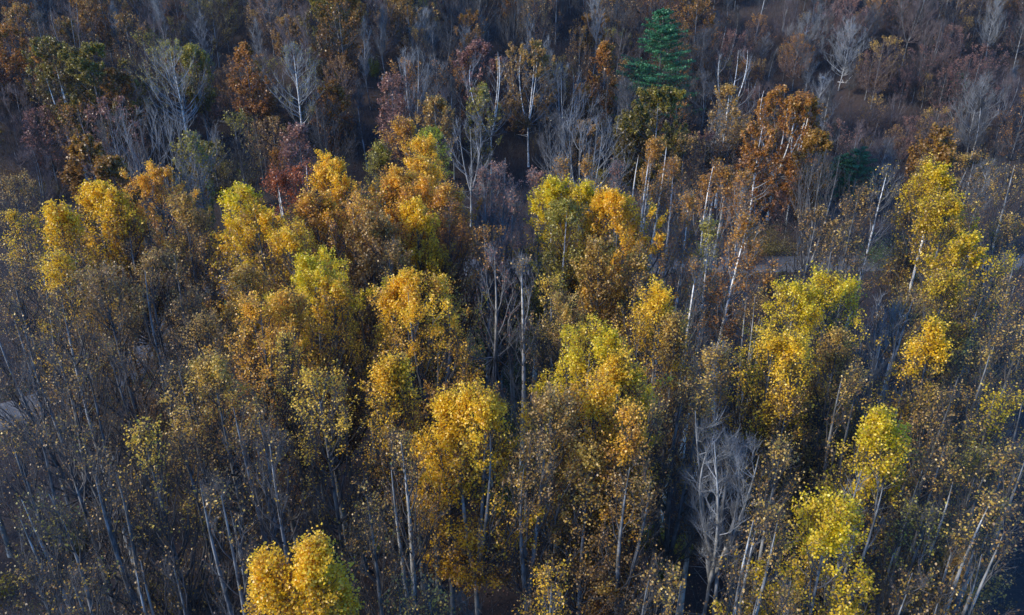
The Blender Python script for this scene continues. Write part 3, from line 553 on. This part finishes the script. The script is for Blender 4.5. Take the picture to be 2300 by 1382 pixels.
(1390, 160, 95, 20, 'bare', None, D_(um=.5, pw=.5, steep=1.2, cb=.2, nlead=3, fork=.2, tw='twig', bk='grey'), 'grey leafless rounded tree left of the tall pine', None),
(1362, 92, 60, 22, 'maple', 'rust', D_(um=.45, pw=.5, steep=.9, cb=.3, nleaf=3200, ls=.2, topw=.3, tint=(.3, .4)), 'deep orange leafy tree at the top, left of the tall pine', 'the deep orange tree at the top'),
(1080, 190, 90, 20, 'maple', 'olive', D_(um=.45, pw=.5, steep=1, cb=.3, nleaf=1800, ls=.17, topw=.5, tint=(.4, .5), bk='pale', tw='twigpale'), 'pale olive thin tree under the crooked white-limbed tree', None),
(975, 215, 85, 20, 'maple', 'tan', D_(um=.45, pw=.5, steep=.9, cb=.35, nleaf=2600, ls=.17, topw=.6, tint=(.4, .5), bk='pale'), 'tan leafy small tree directly above the bright lime green crown', None),
(880, 165, 85, 22, 'maple', 'pink', D_(um=.45, pw=.5, steep=1, cb=.3, nleaf=1800, ls=.17, topw=.4, tint=(.3, .5), tw='twigred'), 'pinkish thin tree above the tall peach-brown pointed crown', None),
(925, 100, 90, 25, 'bare', None, D_(um=.5, pw=.5, steep=1.3, cb=.3, nlead=2, fork=.3, tw='twigpale', bk='pale'), 'grey leafless tree at the top above the pinkish thin tree', None),
(1650, 100, 110, 22, 'bare', None, D_(um=.5, pw=.5, steep=.8, cb=.35, nlead=3, fork=.35, tw='twigpale', bk='white', npri=30, nsec=4, ntw=3, spread=.7), 'leafless white-limbed tree on the hillside right of the tall pine', None),
# lower right bare trees
(1600, 925, 165, 26, 'bare', None, D_(um=.5, pw=.45, steep=.5, cb=.62, nlead=3, fork=.55, tw='twigpale', bk='pale', npri=38, nsec=7, ntw=5, spread=1.0, twr=.011, irr=.5, bend=4, r0=.2), 'leafless spreading tree with pale upturned limbs, lower right', 'the pale upturned-limbed tree at lower right'),
(1670, 955, 150, 25.5, 'bare', None, D_(um=.5, pw=.45, steep=.5, cb=.62, nlead=3, fork=.6, tw='twigpale', bk='pale', npri=36, nsec=7, ntw=5, spread=1.0, twr=.011, irr=.5, bend=4, r0=.2), 'leafless spreading tree interlocking the right side of the pale upturned-limbed tree', None),
(1965, 1045, 120, 25, 'bare', None, D_(um=.55, pw=.5, steep=1.8, cb=.5, nlead=3, fork=.5, tw='twigpale', bk='pale', npri=26, nsec=5, ntw=3, spread=.6), 'leafless pale forked tree below the pointed yellow-tipped poplar', None),
(1610, 765, 130, 26, 'poplar', 'brown', D_(dome, cb=.35, nleaf=2600, topw=.8, tint=(.3, .5), tw='twigpale', bk='pale'), 'thin olive-brown tree left of the speckled yellow poplars', 'the thin olive-brown tree'),
]
# dim, thin-leaved poplars that fill the shaded foreground stand (x, y, w, H, palette, leaves)
DIM = [(130, 640, 150, 'brown', 1500), (60, 760, 170, 'brown', 1400), (150, 790, 150, 'brown', 1500), (235, 760, 130, 'brown', 1500), (400, 660, 120, 'brown', 1500), (385, 800, 110, 'brown', 1500),
       (120, 930, 150, 'brown', 1200), (215, 1010, 140, 'brown', 1200), (60, 1100, 150, 'olive', 1400), (400, 960, 130, 'brown', 1300), (470, 1060, 150, 'brown', 1000), (540, 900, 130, 'brown', 1300), (600, 960, 120, 'pale', 400),
       (760, 890, 110, 'brown', 1400), (820, 560, 110, 'tan', 2400), (800, 900, 90, 'brown', 900), 
       (890, 960, 110, 'brown', 1200), (1200, 960, 110, 'tan', 2200), (1265, 1060, 120, 'tan', 2600), (1430, 1010, 130, 'tan', 2800), (1500, 800, 90, 'brown', 1700), (1465, 880, 90, 'brown', 1500),
       (1560, 840, 120, 'brown', 1700), (1700, 850, 130, 'brown', 2200), (1780, 860, 130, 'brown', 2200), (1850, 830, 120, 'brown', 2400), (1930, 820, 120, 'brown', 1700), (1760, 980, 130, 'brown', 1500), (1860, 960, 130, 'brown', 1700),
       (2060, 870, 140, 'brown', 2400), (2150, 860, 130, 'brown', 2400), (2200, 760, 120, 'brown', 2000), (2120, 1000, 150, 'brown', 2000), (2210, 1010, 150, 'olive', 1800), (2090, 1120, 140, 'olive', 1400), (2000, 760, 90, 'brown', 1300),
       (2060, 640, 120, 'brown', 1900), (2250, 620, 130, 'brown', 2000), (2270, 860, 130, 'lime', 2600), (2280, 480, 120, 'brown', 2600), (2260, 1110, 130, 'brown', 1500), (40, 560, 140, 'tan', 2400), (30, 470, 130, 'yellow', 3600),
       (30, 930, 150, 'brown', 1300), (1700, 640, 90, 'brown', 1500), (1990, 560, 110, 'brown', 1300), (1900, 520, 110, 'brown', 1200), 
       (290, 490, 150, 'tan', 2800), (440, 470, 110, 'tan', 2200), (160, 520, 110, 'tan', 2200), (1030, 560, 110, 'tan', 2000), (870, 540, 110, 'tan', 2400),
       (1730, 1120, 130, 'brown', 1300), (930, 1290, 180, 'brown', 1500), (1240, 1280, 170, 'gold', 2400), (1500, 1270, 170, 'brown', 1500), (330, 1230, 180, 'tan', 900), (150, 1270, 180, 'brown', 1000), (1750, 1290, 170, 'brown', 1500), (2080, 1290, 160, 'brown', 1500),
       (2285, 350, 130, 'brown', 2200), (2255, 560, 110, 'lime', 2000), (2290, 700, 130, 'brown', 1900), (20, 390, 130, 'tan', 2600), (5, 660, 150, 'brown', 1300), (2290, 980, 140, 'brown', 1500), (60, 1240, 160, 'brown', 900), (2200, 1150, 110, 'brown', 900), (640, 1130, 120, 'tan', 700), (820, 1080, 110, 'brown', 900)]

placed = []          # (x, y, R, nick, top px, top py)
KN = dict(poplar=('poplar_tree', 'poplar', 'tall poplars of the valley stand'), sycamore=('sycamore_tree', 'sycamore', 'sycamores near the road'), maple=('leafy_tree', 'tree', 'leafy trees of the hillside'),
          bare=('bare_tree', 'bare tree', 'leafless trees'), birch=('white_trunk_tree', 'tree', 'trees with white trunks'))
KEEP = []            # far crowns that the crowd must not hide
def hero(i, row):
    px, py, wpx, H, kind, pal, op, label, nick = row
    op = dict(op); bk = op.pop('bk', 'grey'); tw = op.pop('tw', 'twig')
    x, y, dep = place(px, py, H); near_ = dep < 62; far_ = dep > 105
    R = wpx/2/FPX*dep*(1.32 if dep < 62 else 1.45)
    far = dep > 105; near = dep < 62
    if far: KEEP.append((px, py, wpx, dep))
    if kind == 'poplar':
        op['cb'] = op.get('cb', .5)+.08; op['um'] = .3; op['pw'] = .56 if op.get('pw', .6) < .7 else .74; op['skirt'] = .24
        op['topw'] = op.get('topw', 1.5)*.72
        if 'nleaf' in op: op['nleaf'] = int(op['nleaf']*(2.2 if near_ else 2.7))
    elif kind == 'maple' and dep > 105: op['nleaf'] = int(op['nleaf']*2.2); R = wpx/2/FPX*dep*1.06; op['ls'] = .34; op['topw'] = .2; op['clump'] = .5; op['npri'] = 64
    elif kind == 'sycamore' and far_: op['nleaf'] = int(op['nleaf']*1.6); R = wpx/2/FPX*dep*1.1; op['ls'] = .33
    elif kind == 'sycamore': op['nleaf'] = int(op['nleaf']*1.35)
    op.setdefault('npri', 64 if kind == 'poplar' else 46)
    op.setdefault('nsec', 6); op.setdefault('ntw', 5 if kind == 'poplar' else 6)
    if kind == 'bare': op['nleaf'] = 0; op['twr'] = op.get('twr', .016 if far else .012)
    op.setdefault('twr', .016 if far else (.009 if near else .012))
    op.setdefault('ls', (.125) if near else (.168 if not far else .22))
    op.setdefault('r0', .0085*H)
    ln = op.get('lean', (0, 0))
    bx, by = x-ln[0], y-ln[1]
    g = grow(1000+i, H-.7, R, split=True, **op)
    z = g1(bx, by)
    if ln != (0, 0): pass
    n, c, gr = KN[kind]
    build_tree(n, (bx, by, z-.05), g, bk, tw, pal, label, c, gr)
    placed.append((bx, by, R, nick, px, py))
for i, row in enumerate(HERO): hero(i, row)

# ---- labels for the trees of the crowd: said by their look and the nearest named tree
NICKS = [(p[3], p[4], p[5]) for p in placed if p[3]]
used = set()
def relabel(desc, px, py):
    c = sorted(NICKS, key=lambda n: math.hypot(n[1]-px, (n[2]+60-py)))
    for n in c[:60]:
        dx, dy = px-n[1], py-n[2]
        if abs(dx) > 2.2*abs(dy): rel = 'left of' if dx < 0 else 'right of'
        elif abs(dy) > 2.2*abs(dx): rel = 'above' if dy < 0 else 'below'
        else: rel = ('upper ' if dy < 0 else 'lower ')+('left of' if dx < 0 else 'right of')
        dd = math.hypot(dx, dy); rel = ('just ' if dd < 110 and not rel.startswith(('upper', 'lower')) else 'far ' if dd > 420 else '')+rel
        s = f'{desc} {rel} {n[0]}'
        if s not in used and len(s.split()) <= 16: used.add(s); return s
    s = desc+' among its neighbours'; used.add(s); return s
DESC = dict(tan='dim thin poplar with scattered tan leaves', brown='thin poplar with small brown-gold leaves', olive='dim poplar with olive leaves', pale='nearly leafless grey poplar',
            orange='thin poplar with copper leaves', yellow='poplar with yellow leaves', lime='poplar with yellow-green leaves', gold='poplar with golden leaves')
for i, (px, py, wpx, pal, nl) in enumerate(DIM):
    if 480 < px < 2100 and py < 1150 and i % 5 in (0, 3): continue
    H = 26.5-(i % 5)*.6
    if py > 1200: H = 22
    x, y, dep = place(px, py, H); R = wpx/2/FPX*dep*1.42
    near = dep < 62
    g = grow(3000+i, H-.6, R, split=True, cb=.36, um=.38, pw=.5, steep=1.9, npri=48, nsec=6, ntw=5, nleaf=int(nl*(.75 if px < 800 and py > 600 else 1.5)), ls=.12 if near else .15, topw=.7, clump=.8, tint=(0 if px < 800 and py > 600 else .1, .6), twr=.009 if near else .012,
             r0=.0098*H, nlead=1+(i % 3 > 0)*2, fork=.42+.1*(i % 2), spread=.6)
    build_tree('poplar_tree', (x, y, g1(x, y)-.05), g, 'grey' if i % 4 else 'pale', 'twig', pal, relabel(DESC[pal], px, py), 'poplar', KN['poplar'][2])
    placed.append((x, y, R, None, px, py))

# pines, snags
def pine(px, py, wpx, H, label, seed):
    x, y, dep = place(px, py, H); R = wpx/2/FPX*dep
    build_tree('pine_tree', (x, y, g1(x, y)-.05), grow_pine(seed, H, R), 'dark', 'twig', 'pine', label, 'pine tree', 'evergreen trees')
    placed.append((x, y, R, None, px, py)); KEEP.append((px, py+20, wpx, dep))
pine(1492, 22, 245, 27, 'tall full green pine at the top, right of centre, the only tall evergreen', 1)
pine(1935, 330, 120, 11, 'low dark evergreen in the shade right of the big rust sycamore', 2)
pine(1895, 345, 90, 9, 'smaller dark evergreen touching the left of the shaded low evergreen', 3)
pine(2157, 165, 40, 5, 'tiny dark green evergreen alone on the hillside at top right', 4)
for i, (px, py, H, ln, lab) in enumerate([(128, 150, 21, (-.6, 0), 'bleached dead tree with short spiky branches at left edge, tallest of the three'),
                                          (106, 175, 19, (-1.5, 0), 'bleached dead tree at the far left, leftmost of the three spiky ones'),
                                          (140, 200, 17, (-.3, 0), 'bleached dead tree, lowest of the three spiky ones at left edge')]):
    x, y, dep = place(px, py, H)
    build_tree('dead_tree', (x-ln[0], y, g1(x, y)-.05), grow_snag(50+i, H, ln), 'white', 'twigpale', None, lab, 'dead tree', 'bleached dead trees', ('trunk', 'branches', 'crown'))
    placed.append((x, y, 1.5, None, px, py))

# ------------------------------------------------------------------ crowd of hillside trees: prototypes copied with their parts
rg = random.Random(7)
PROTO = {}
def protos(kind, n, f):
    L = []
    for k in range(n):
        L.append(f(k))
    PROTO[kind] = L
protos('bare', 9, lambda k: grow(500+k, 14+k*.7, 4.9+.3*k, cb=.28, um=.5, pw=.5, steep=.6+.15*(k % 4), irr=.6, bend=3, npri=58, nsec=8, ntw=6, nleaf=0, twr=.015, nlead=1+(k % 3), fork=.25, r0=.13, spread=.6, twl=1.1))
protos('slim', 4, lambda k: grow(520+k, 18+k, 1.9+.2*k, cb=.4, um=.5, pw=.6, steep=1.8, irr=.6, bend=5, npri=36, nsec=6, ntw=5, nleaf=0, twr=.017, r0=.13, twl=1.0))
protos('leafy', 6, lambda k: grow(540+k, 13+k, 4.3+.3*k, cb=.28, um=.45, pw=.5, steep=.9, npri=46, nsec=6, ntw=5, nleaf=7500, ls=.32, topw=.3, clump=.6, tint=(.1, .5), twr=.015, r0=.13))
protos('thin', 6, lambda k: grow(560+k, 13+k, 4.1+.3*k, cb=.3, um=.45, pw=.5, steep=1.2, npri=44, nsec=6, ntw=6, nleaf=2400, ls=.23, topw=.6, tint=(.15, .5), twr=.016, r0=.12))
ready = {}
DES2 = dict(bare=['leafless grey tree', 'bare misty grey tree', 'bare grey rounded tree', 'twiggy grey tree'], slim=['slim leafless pole-like tree', 'narrow bare tree', 'thin upright bare tree'])
ADJ = dict(olive='olive', oliverust='olive-orange', rust='russet', tan='tan', pink='pinkish-brown', brown='brown', red='dark red', bright='lime green', green='green')
def crowd(kind, k, x, y, rz, sc, pal, tall=False):
    H = (14, 18, 13, 13)[('bare', 'slim', 'leafy', 'thin').index(kind)]+k*(.7 if kind == 'bare' else 1)
    z = g1(x, y); tx, ty, _ = proj(x, y, z+H*sc)
    if kind in DES2: d = rg.choice(DES2[kind])
    elif kind == 'leafy': d = f'{ADJ[pal]} leafy tree'
    else: d = f'thin-leaved {ADJ[pal]} tree'
    d = rg.choice(['', 'small ', 'dim '])+d if sc < 1.0 else d
    lab = relabel(d, tx, ty)
    nm, cat, grp = dict(bare=('bare_tree', 'bare tree', 'leafless trees'), slim=('bare_tree', 'bare tree', 'leafless trees'), leafy=('leafy_tree', 'tree', 'leafy trees of the hillside'), thin=('leafy_tree', 'tree', 'leafy trees of the hillside'))[kind]
    key = (kind, k)
    if key not in ready:
        tw = {'bare': ('twigpale', 'twig', 'twigred')[k % 3], 'slim': ('twigpale', 'twig')[k % 2], 'leafy': 'twig', 'thin': ('twigred', 'twig')[k % 2]}[kind]
        bk = {'bare': ('pale', 'grey', 'grey')[k % 3], 'slim': ('grey', 'pale')[k % 2], 'leafy': 'grey', 'thin': 'grey'}[kind]
        e = build_tree(nm, (x, y, z-.05), PROTO[kind][k], bk, tw, pal or 'tan', lab, cat, grp)
        e.rotation_euler = (0, 0, rz); e.scale = (sc, sc, sc); ready[key] = e
    else:
        copy_tree(ready[key], (x, y, z-.05), rz, (sc*rg.uniform(.9, 1.15), sc*rg.uniform(.9, 1.15), sc), lab, cat, grp, pal)
def ok(x, y, R, lst, f=.62):
    return all(math.hypot(x-q[0], y-q[1]) > f*(R+q[2]) for q in lst)
n_c = 0
cand = []
yy = 122.0
while yy < 262:
    sp = 5.2+(yy-120)*.012
    half = yy*.68+12
    xx = -half+rg.uniform(0, sp)
    while xx < half:
        cand.append((xx+rg.uniform(-2.6, 2.6), yy+rg.uniform(-2.6, 2.6))); xx += sp
    yy += sp*1.05
rg.shuffle(cand)
# what a filler may hide: tops of hero trees behind it
for (x, y) in cand:
    if n_c > 385: break
    if road_dist(x, y)[0] < (11 if abs(x) < 38 else 6): continue
    z = g1(x, y); gx, gy, dep = proj(x, y, z)
    if gy < -70 or abs(gx-1150) > 1340: continue
    if gy > 430 and rg.random() < .75: continue
    right = gx > 1560
    sc = rg.uniform(.75, 1.15)
    R = 3.2*sc
    if right and gy < 420 and rg.random() < .1: continue
    if 1890 < gx < 2060 and 300 < gy < 400 and rg.random() < .7: continue     # the open leaf-strewn slope at right
    if not ok(x, y, R, placed, .42): continue
    if right:
        kind = rg.choices(['bare', 'slim', 'thin'], [5, 2, 5])[0]; pal = rg.choice(['pink', 'brown', 'rust', 'pink']); sc *= .85
    elif gx < 850:
        kind = rg.choices(['bare', 'slim', 'leafy', 'thin'], [4, 3, 3, 6])[0]; pal = rg.choice(['olive', 'oliverust', 'rust', 'pink', 'pink', 'tan', 'olive'])
    else:
        kind = rg.choices(['bare', 'slim', 'leafy', 'thin'], [5, 2, 2, 6])[0]; pal = rg.choice(['olive', 'oliverust', 'rust', 'pink', 'pink', 'tan', 'tan', 'rust'])
    k = rg.randrange(len(PROTO[kind]))
    hide = False
    for (kx, ky, kw, kd) in KEEP:
        if dep < kd-1:
            tx, ty, _ = proj(x, y, z+(14+k)*sc); ww = 3.2*sc*FPX/dep
            if abs(tx-kx) < kw*.42+ww and ty < ky+kw*.85: hide = True; break
    if hide:
        sc *= .45
        tx, ty, _ = proj(x, y, z+(14+k)*sc)
        if any(dep < kd-1 and abs(tx-kx) < kw*.5 and ty < ky+kw*.7 for kx, ky, kw, kd in KEEP): continue
    if kind in ('bare', 'slim'): pal = None
    crowd(kind, k, x, y, rg.uniform(0, 6.28), sc, pal)
    placed.append((x, y, R, None, gx, gy)); n_c += 1
# small bare saplings of the hillside
n_p = 0
for _ in range(6000):
    if n_p >= 120: break
    y = rg.uniform(150, 212); x = rg.uniform(-.66*y, .66*y); z = g1(x, y); gx, gy, dep = proj(x, y, z)
    if gy < -10 or gy > 430 or (gx < 1520 and rg.random() < .8) or not ok(x, y, 1.6, placed, .4): continue
    tx, ty, _ = proj(x, y, z+8)
    if any(dep < kd-1 and abs(tx-kx) < kw*.45 and ty < ky+kw*.6 for kx, ky, kw, kd in KEEP): continue
    kd_ = rg.choice(['bare', 'thin', 'thin']); crowd(kd_, rg.randrange(6), x, y, rg.uniform(0, 6.28), rg.uniform(.35, .6), rg.choice(['pink', 'brown', 'tan']) if kd_ == 'thin' else None)
    placed.append((x, y, 1.6, None, gx, gy)); n_p += 1
# understorey saplings of the valley stand, between the tall poplars
n_u = 0
for _ in range(4000):
    if n_u >= 36: break
    y = rg.uniform(36, 122)
    x = rg.uniform(-.68*y-14, .68*y+14)
    if 70 < y < 113 and -55 < x < 40: continue
    if road_dist(x, y)[0] < 5: continue
    if not ok(x, y, 1.2, placed, .35): continue
    z = g1(x, y); gx, gy, dep = proj(x, y, z)
    kind = rg.choice(['bare', 'thin', 'thin', 'slim']); k = rg.randrange(3); sc = rg.uniform(.42, .72)
    if 1040 < gx < 1240 and gy > 640: continue
    crowd(kind, k, x, y, rg.uniform(0, 6.28), sc, rg.choice(['brown', 'tan', 'olive', 'tan']) if kind == 'thin' else None)
    placed.append((x, y, 1.5, None, gx, gy)); n_u += 1
# poplars beyond the left and near edges whose crowns shade the stand
n_s = 0
shade_src = [o for o in bpy.data.objects if o.parent is None and o.name.startswith('poplar_tree')][-30:]
for _ in range(3000):
    if n_s >= 80: break
    y = rg.uniform(2, 150) if n_s < 30 else rg.uniform(0, 60); x = -rg.uniform(.70*y+5, .70*y+45)
    if n_s >= 46: x, y = rg.uniform(-80, -13), rg.uniform(-38, 11)
    if road_dist(x, y)[0] < 5 or not ok(x, y, 3, placed, .8): continue
    copy_tree(rg.choice(shade_src), (x, y, g1(x, y)-.05), rg.uniform(0, 6.28), (1, 1, 1), relabel(rg.choice(['tall dark thin-leaved poplar', 'tall thin poplar', 'tall sparse poplar']), -200-6*n_s, 300+18*n_s), 'poplar', 'poplars beyond the edge of the view')
    placed.append((x, y, 3, None, 0, 0)); n_s += 1

# ------------------------------------------------------------------ shrubs
def shrub(px, py, wpx, Hs, pal, label, seed):
    x, y, dep = place(px, py, Hs*.6); R = wpx/2/FPX*dep
    st, _, lv = grow_shrub(seed, R, Hs, int(1400+R*900), .13)
    e = empty('shrub', (x, y, g1(x, y)-.03), label, 'shrub', 'shrubs under the trees')
    obj('stems', mesh_from('stems', *st, BK['dark']), e); obj('foliage', mesh_from('foliage', lv[0], lv[1], PAL[pal], lv[2], False), e)
SHR = [(862, 1185, 70, 2.6, 'green', 'dark green shrub at the foot of the slim twin poplars'), (1467, 1195, 70, 2.6, 'bright', 'bright green shrub on red-brown leaf litter, lower right of centre'),
       (1535, 1225, 45, 2, 'bright', 'small bright green shrub right of the larger bright green one'), (1492, 1272, 60, 2, 'green', 'green shrub below the bright green shrub at the bottom'),
       (1135, 1110, 90, 3, 'green', 'green shrub behind the golden poplar at bottom centre'), (1155, 955, 60, 3, 'green', 'dark green shrub right of the golden poplar crown'),
       (1670, 1265, 50, 2, 'green', 'small green shrub between trunks at the bottom right'), (1330, 1270, 60, 2, 'green', 'green shrub at the bottom, left of the bright green shrubs'),
       (1040, 1240, 60, 2.2, 'green', 'dark green shrub between trunks at bottom centre'), (150, 1180, 130, 4, 'olive', 'olive leafy shrub in the bottom left corner'),
       (1110, 770, 80, 3, 'green', 'dark green shrub in the gap below the road at centre'), (1080, 690, 90, 3, 'olive', 'olive shrub on the near verge of the road at centre'),
       (2110, 1170, 90, 3.5, 'green', 'dark green shrub in the lower right shade'), (2010, 560, 140, 5, 'green', 'dark green thicket bush below the leaning white trunk at right'),
       (2060, 590, 110, 5, 'green', 'dark green thicket bush further right below the leaning white trunk'), (1580, 870, 70, 4, 'olive', 'olive shrub between the thin stems at lower right'),
       (760, 155, 30, 4, 'bright', 'yellow-green bush on the hillside at top left of centre'), (840, 145, 30, 4, 'bright', 'small yellow-green bush on the hillside right of the other at the top'),
       (548, 385, 35, 5, 'bright', 'small lime bush above the lime-yellow poplar'), (1210, 310, 45, 5, 'olive', 'olive bush under the misty grey bare trees at centre'), (1640, 300, 40, 5, 'oliverust', 'olive-orange bush left of the big rust sycamore'),
       (1735, 530, 120, 4, 'olive', 'olive thicket bush behind the road under the big rust sycamore'), (1680, 560, 90, 3.5, 'oliverust', 'olive-orange thicket bush behind the road, left of the olive one there'),
       (30, 395, 120, 4, 'oliverust', 'olive-orange bush at the far left edge below the hillside'), (90, 420, 90, 4, 'olive', 'olive bush right of the far left orange bush below the hillside'),
       (500, 690, 60, 2.5, 'green', 'green bush beside the road bend at left'), (720, 650, 60, 2.2, 'olive', 'olive bush on the road verge left of centre'), (1560, 650, 80, 2.4, 'olive', 'olive bush on the near road verge right of centre'),
       (1400, 660, 80, 2.4, 'green', 'green bush on the near road verge under the bright golden cone')]
for i, s in enumerate(SHR): shrub(*s, 700+i)

# ------------------------------------------------------------------ logs, rock
def log(name, p0, p1, r, bkk, label, cat='log'):
    a = place(*p0, .3); b = place(*p1, .3)
    A_ = np.array([a[0], a[1], g1(a[0], a[1])+r*.7]); B_ = np.array([b[0], b[1], g1(b[0], b[1])+r*.7])
    t = np.linspace(0, 1, 10)[:, None]; P = A_*(1-t)+B_*t
    P[:, 2] = G(P[:, 0], P[:, 1])+r*.7; P[:, 2] = np.linspace(P[0, 2], P[-1, 2], 10)*.5+P[:, 2]*.5
    q = np.random.default_rng(int(p0[0])); bt = [.3, .5, .7]; parts = []
    v, f = tubes((P-A_)[None], np.linspace(r, r*.45, 10)[None], 8)
    e = empty(name, A_, label, cat, 'fallen logs')
    obj('stem', mesh_from('stem', v, f, BK[bkk]), e)
    S = (P-A_)[[4, 6, 7]]; D = q.normal(size=(3, 3)); D[:, 2] = np.abs(D[:, 2])+.5; D = unit(D)*2
    obj('broken_branches', mesh_from('broken_branches', *tubes(S[:, None]+D[:, None]*np.linspace(0, 1, 4)[None, :, None], np.ones((3, 1))*np.array([[.07, .05, .04, .02]]), 4), BK[bkk]), e)
log('fallen_log', (440, 262), (565, 283), .32, 'pale', 'long pale fallen log on the shaded hillside at upper left')
log('fallen_log', (1882, 182), (1908, 185), .13, 'white', 'short white fallen log on the hillside at top right')
log('fallen_log', (2145, 822), (2172, 806), .16, 'white', 'short white broken log in the shade near the right edge')
log('fallen_log', (455, 605), (495, 640), .10, 'white', 'thin pale fallen branch lying across the road bend at left')
def rock():
    import bmesh
    bm = bmesh.new(); bmesh.ops.create_icosphere(bm, subdivisions=3, radius=1)
    for v in bm.verts:
        c = v.co; k = 1+.16*math.sin(3.1*c.x+1)*math.cos(2.3*c.y)+.1*math.sin(7*c.z+4*c.x)
        v.co = Vector((c.x*.65*k, c.y*.4*k, max(c.z, -.4)*.26*k))
    me = bpy.data.meshes.new('boulder'); bm.to_mesh(me); bm.free(); me.materials.append(BK['white'])
    x, y, _ = place(1846, 174, .3); o = obj('boulder', me, None, (x, y, g1(x, y)+.2))
    tagm(o, 'small pale flat rock alone on the dark hillside at top right', 'rock')
rock()

# ------------------------------------------------------------------ uncountable ground cover
def scatter_pts(n, seed, y0, y1, pw=1.0):
    r = np.random.default_rng(seed)
    y = y0+(y1-y0)*r.uniform(0, 1, n)**pw; x = r.uniform(-1, 1, n)*(.68*y+12)
    return r, x, y
def litter():
    r, x, y = scatter_pts(110000, 11, 34, 225, 1.0)
    C = np.stack([x, y, G(x, y)+.04], -1); s = .13+.0006*y
    V, F = leaves(C, s, r, 2.0)
    m = leafmat('fallen_leaf', [(0, (.05, .026, .018)), (.5, (.11, .052, .032)), (.85, (.20, .105, .055)), (1, (.45, .30, .09))], .1)
    tagm(obj('fallen_leaves', mesh_from('fallen_leaves', V, F, m, np.clip(r.beta(1.6, 2.6, len(x)), 0, 1), False)), 'red-brown fallen leaves covering the forest floor', 'leaf litter', kind='stuff')
litter()
def brush():
    r, x, y = scatter_pts(17000, 12, 36, 250, .75)
    x2 = r.uniform(-150, 150, 15000); y2 = r.uniform(150, 222, 15000); x = np.concatenate([x, x2]); y = np.concatenate([y, y2])
    k = (road_dist(x, y) > 5) & ~((y > 92) & (y < 124) & (np.abs(x) < 42) & (r.uniform(0, 1, len(x)) < .85)); x, y = x[k], y[k]; n = len(x)
    S = np.stack([x, y, G(x, y)], -1); D = r.normal(size=(n, 3))*.45; D[:, 2] = r.uniform(.7, 1.6, n); L = r.uniform(1.0, 3.6, n)
    q = np.linspace(0, 1, 4)[None, :, None]; P = S[:, None]+D[:, None]*L[:, None, None]*q
    a = tubes(P, np.array([[.02, .016, .012, .006]])*np.ones((n, 1)), 3)
    m = 4; pi = np.repeat(np.arange(n), m); tt = r.uniform(.3, .9, n*m)[:, None]
    S2 = P[pi, 0]*(1-tt)+P[pi, -1]*tt; D2 = r.normal(size=(n*m, 3))*.5; D2[:, 2] += .5; q = np.linspace(0, 1, 3)[None, :, None]
    b = tubes(S2[:, None]+D2[:, None]*q*1.0, np.array([[.013, .01, .005]])*np.ones((n*m, 1)), 3)
    V, F = join([a, b])
    tagm(obj('undergrowth', mesh_from('undergrowth', V, F, BK['twig'])), 'tangle of grey leafless brush under the trees', 'undergrowth', kind='stuff')
brush()
def grass():
    r = np.random.default_rng(5); n = 26000
    # verge strips beside the road and a clearing below it at centre
    i = r.integers(0, len(RC)-1, n); T = unit(np.gradient(RC, axis=0)); Nn = np.stack([-T[:, 1], T[:, 0]], -1)
    sd_ = r.choice([-1, 1], n)*r.uniform(3.2, 6.5, n)
    xy = RC[i]+(RC[i+1]-RC[i])*r.uniform(0, 1, (n, 1))+Nn[i]*sd_[:, None]
    m = 14000; c = r.normal(size=(m, 2))*np.array([3.5, 9])+np.array([-1.5, 84]); xy = np.concatenate([xy, c]); 
    x, y = xy[:, 0], xy[:, 1]; C = np.stack([x, y, G(x, y)+.1], -1)
    V, F = leaves(C, .3, r, .0, .25)
    mt = leafmat('grass_blade', [(0, (.04, .05, .015)), (.5, (.06, .10, .02)), (1, (.12, .15, .03))], .2)
    tagm(obj('grass', mesh_from('grass', V, F, mt, r.uniform(0, 1, len(x)), False)), 'dark green grass on the road verge and in the small clearing', 'grass', kind='stuff')
grass()

# ------------------------------------------------------------------ haze: even thin air
def haze():
    x0, x1, y0, y1, z0, z1 = -950, 950, -520, 1150, -3, 175
    V = [(x, y, z) for z in (z0, z1) for x, y in ((x0, y0), (x1, y0), (x1, y1), (x0, y1))]
    F = [(3, 2, 1, 0), (4, 5, 6, 7), (0, 1, 5, 4), (1, 2, 6, 5), (2, 3, 7, 6), (3, 0, 4, 7)]
    m, n, out = mat('thin_haze'); v = n.nodes.new('ShaderNodeVolumePrincipled')
    v.inputs['Color'].default_value = (.80, .88, 1, 1); v.inputs['Density'].default_value = HAZE; v.inputs['Anisotropy'].default_value = .2
    n.links.new(v.outputs[0], out.inputs['Volume'])
    tagm(obj('haze', mesh_from('haze', V, F, m, None, False)), 'thin blue dusk haze filling the valley air', 'haze', kind='stuff')
HAZE = .00005
haze()
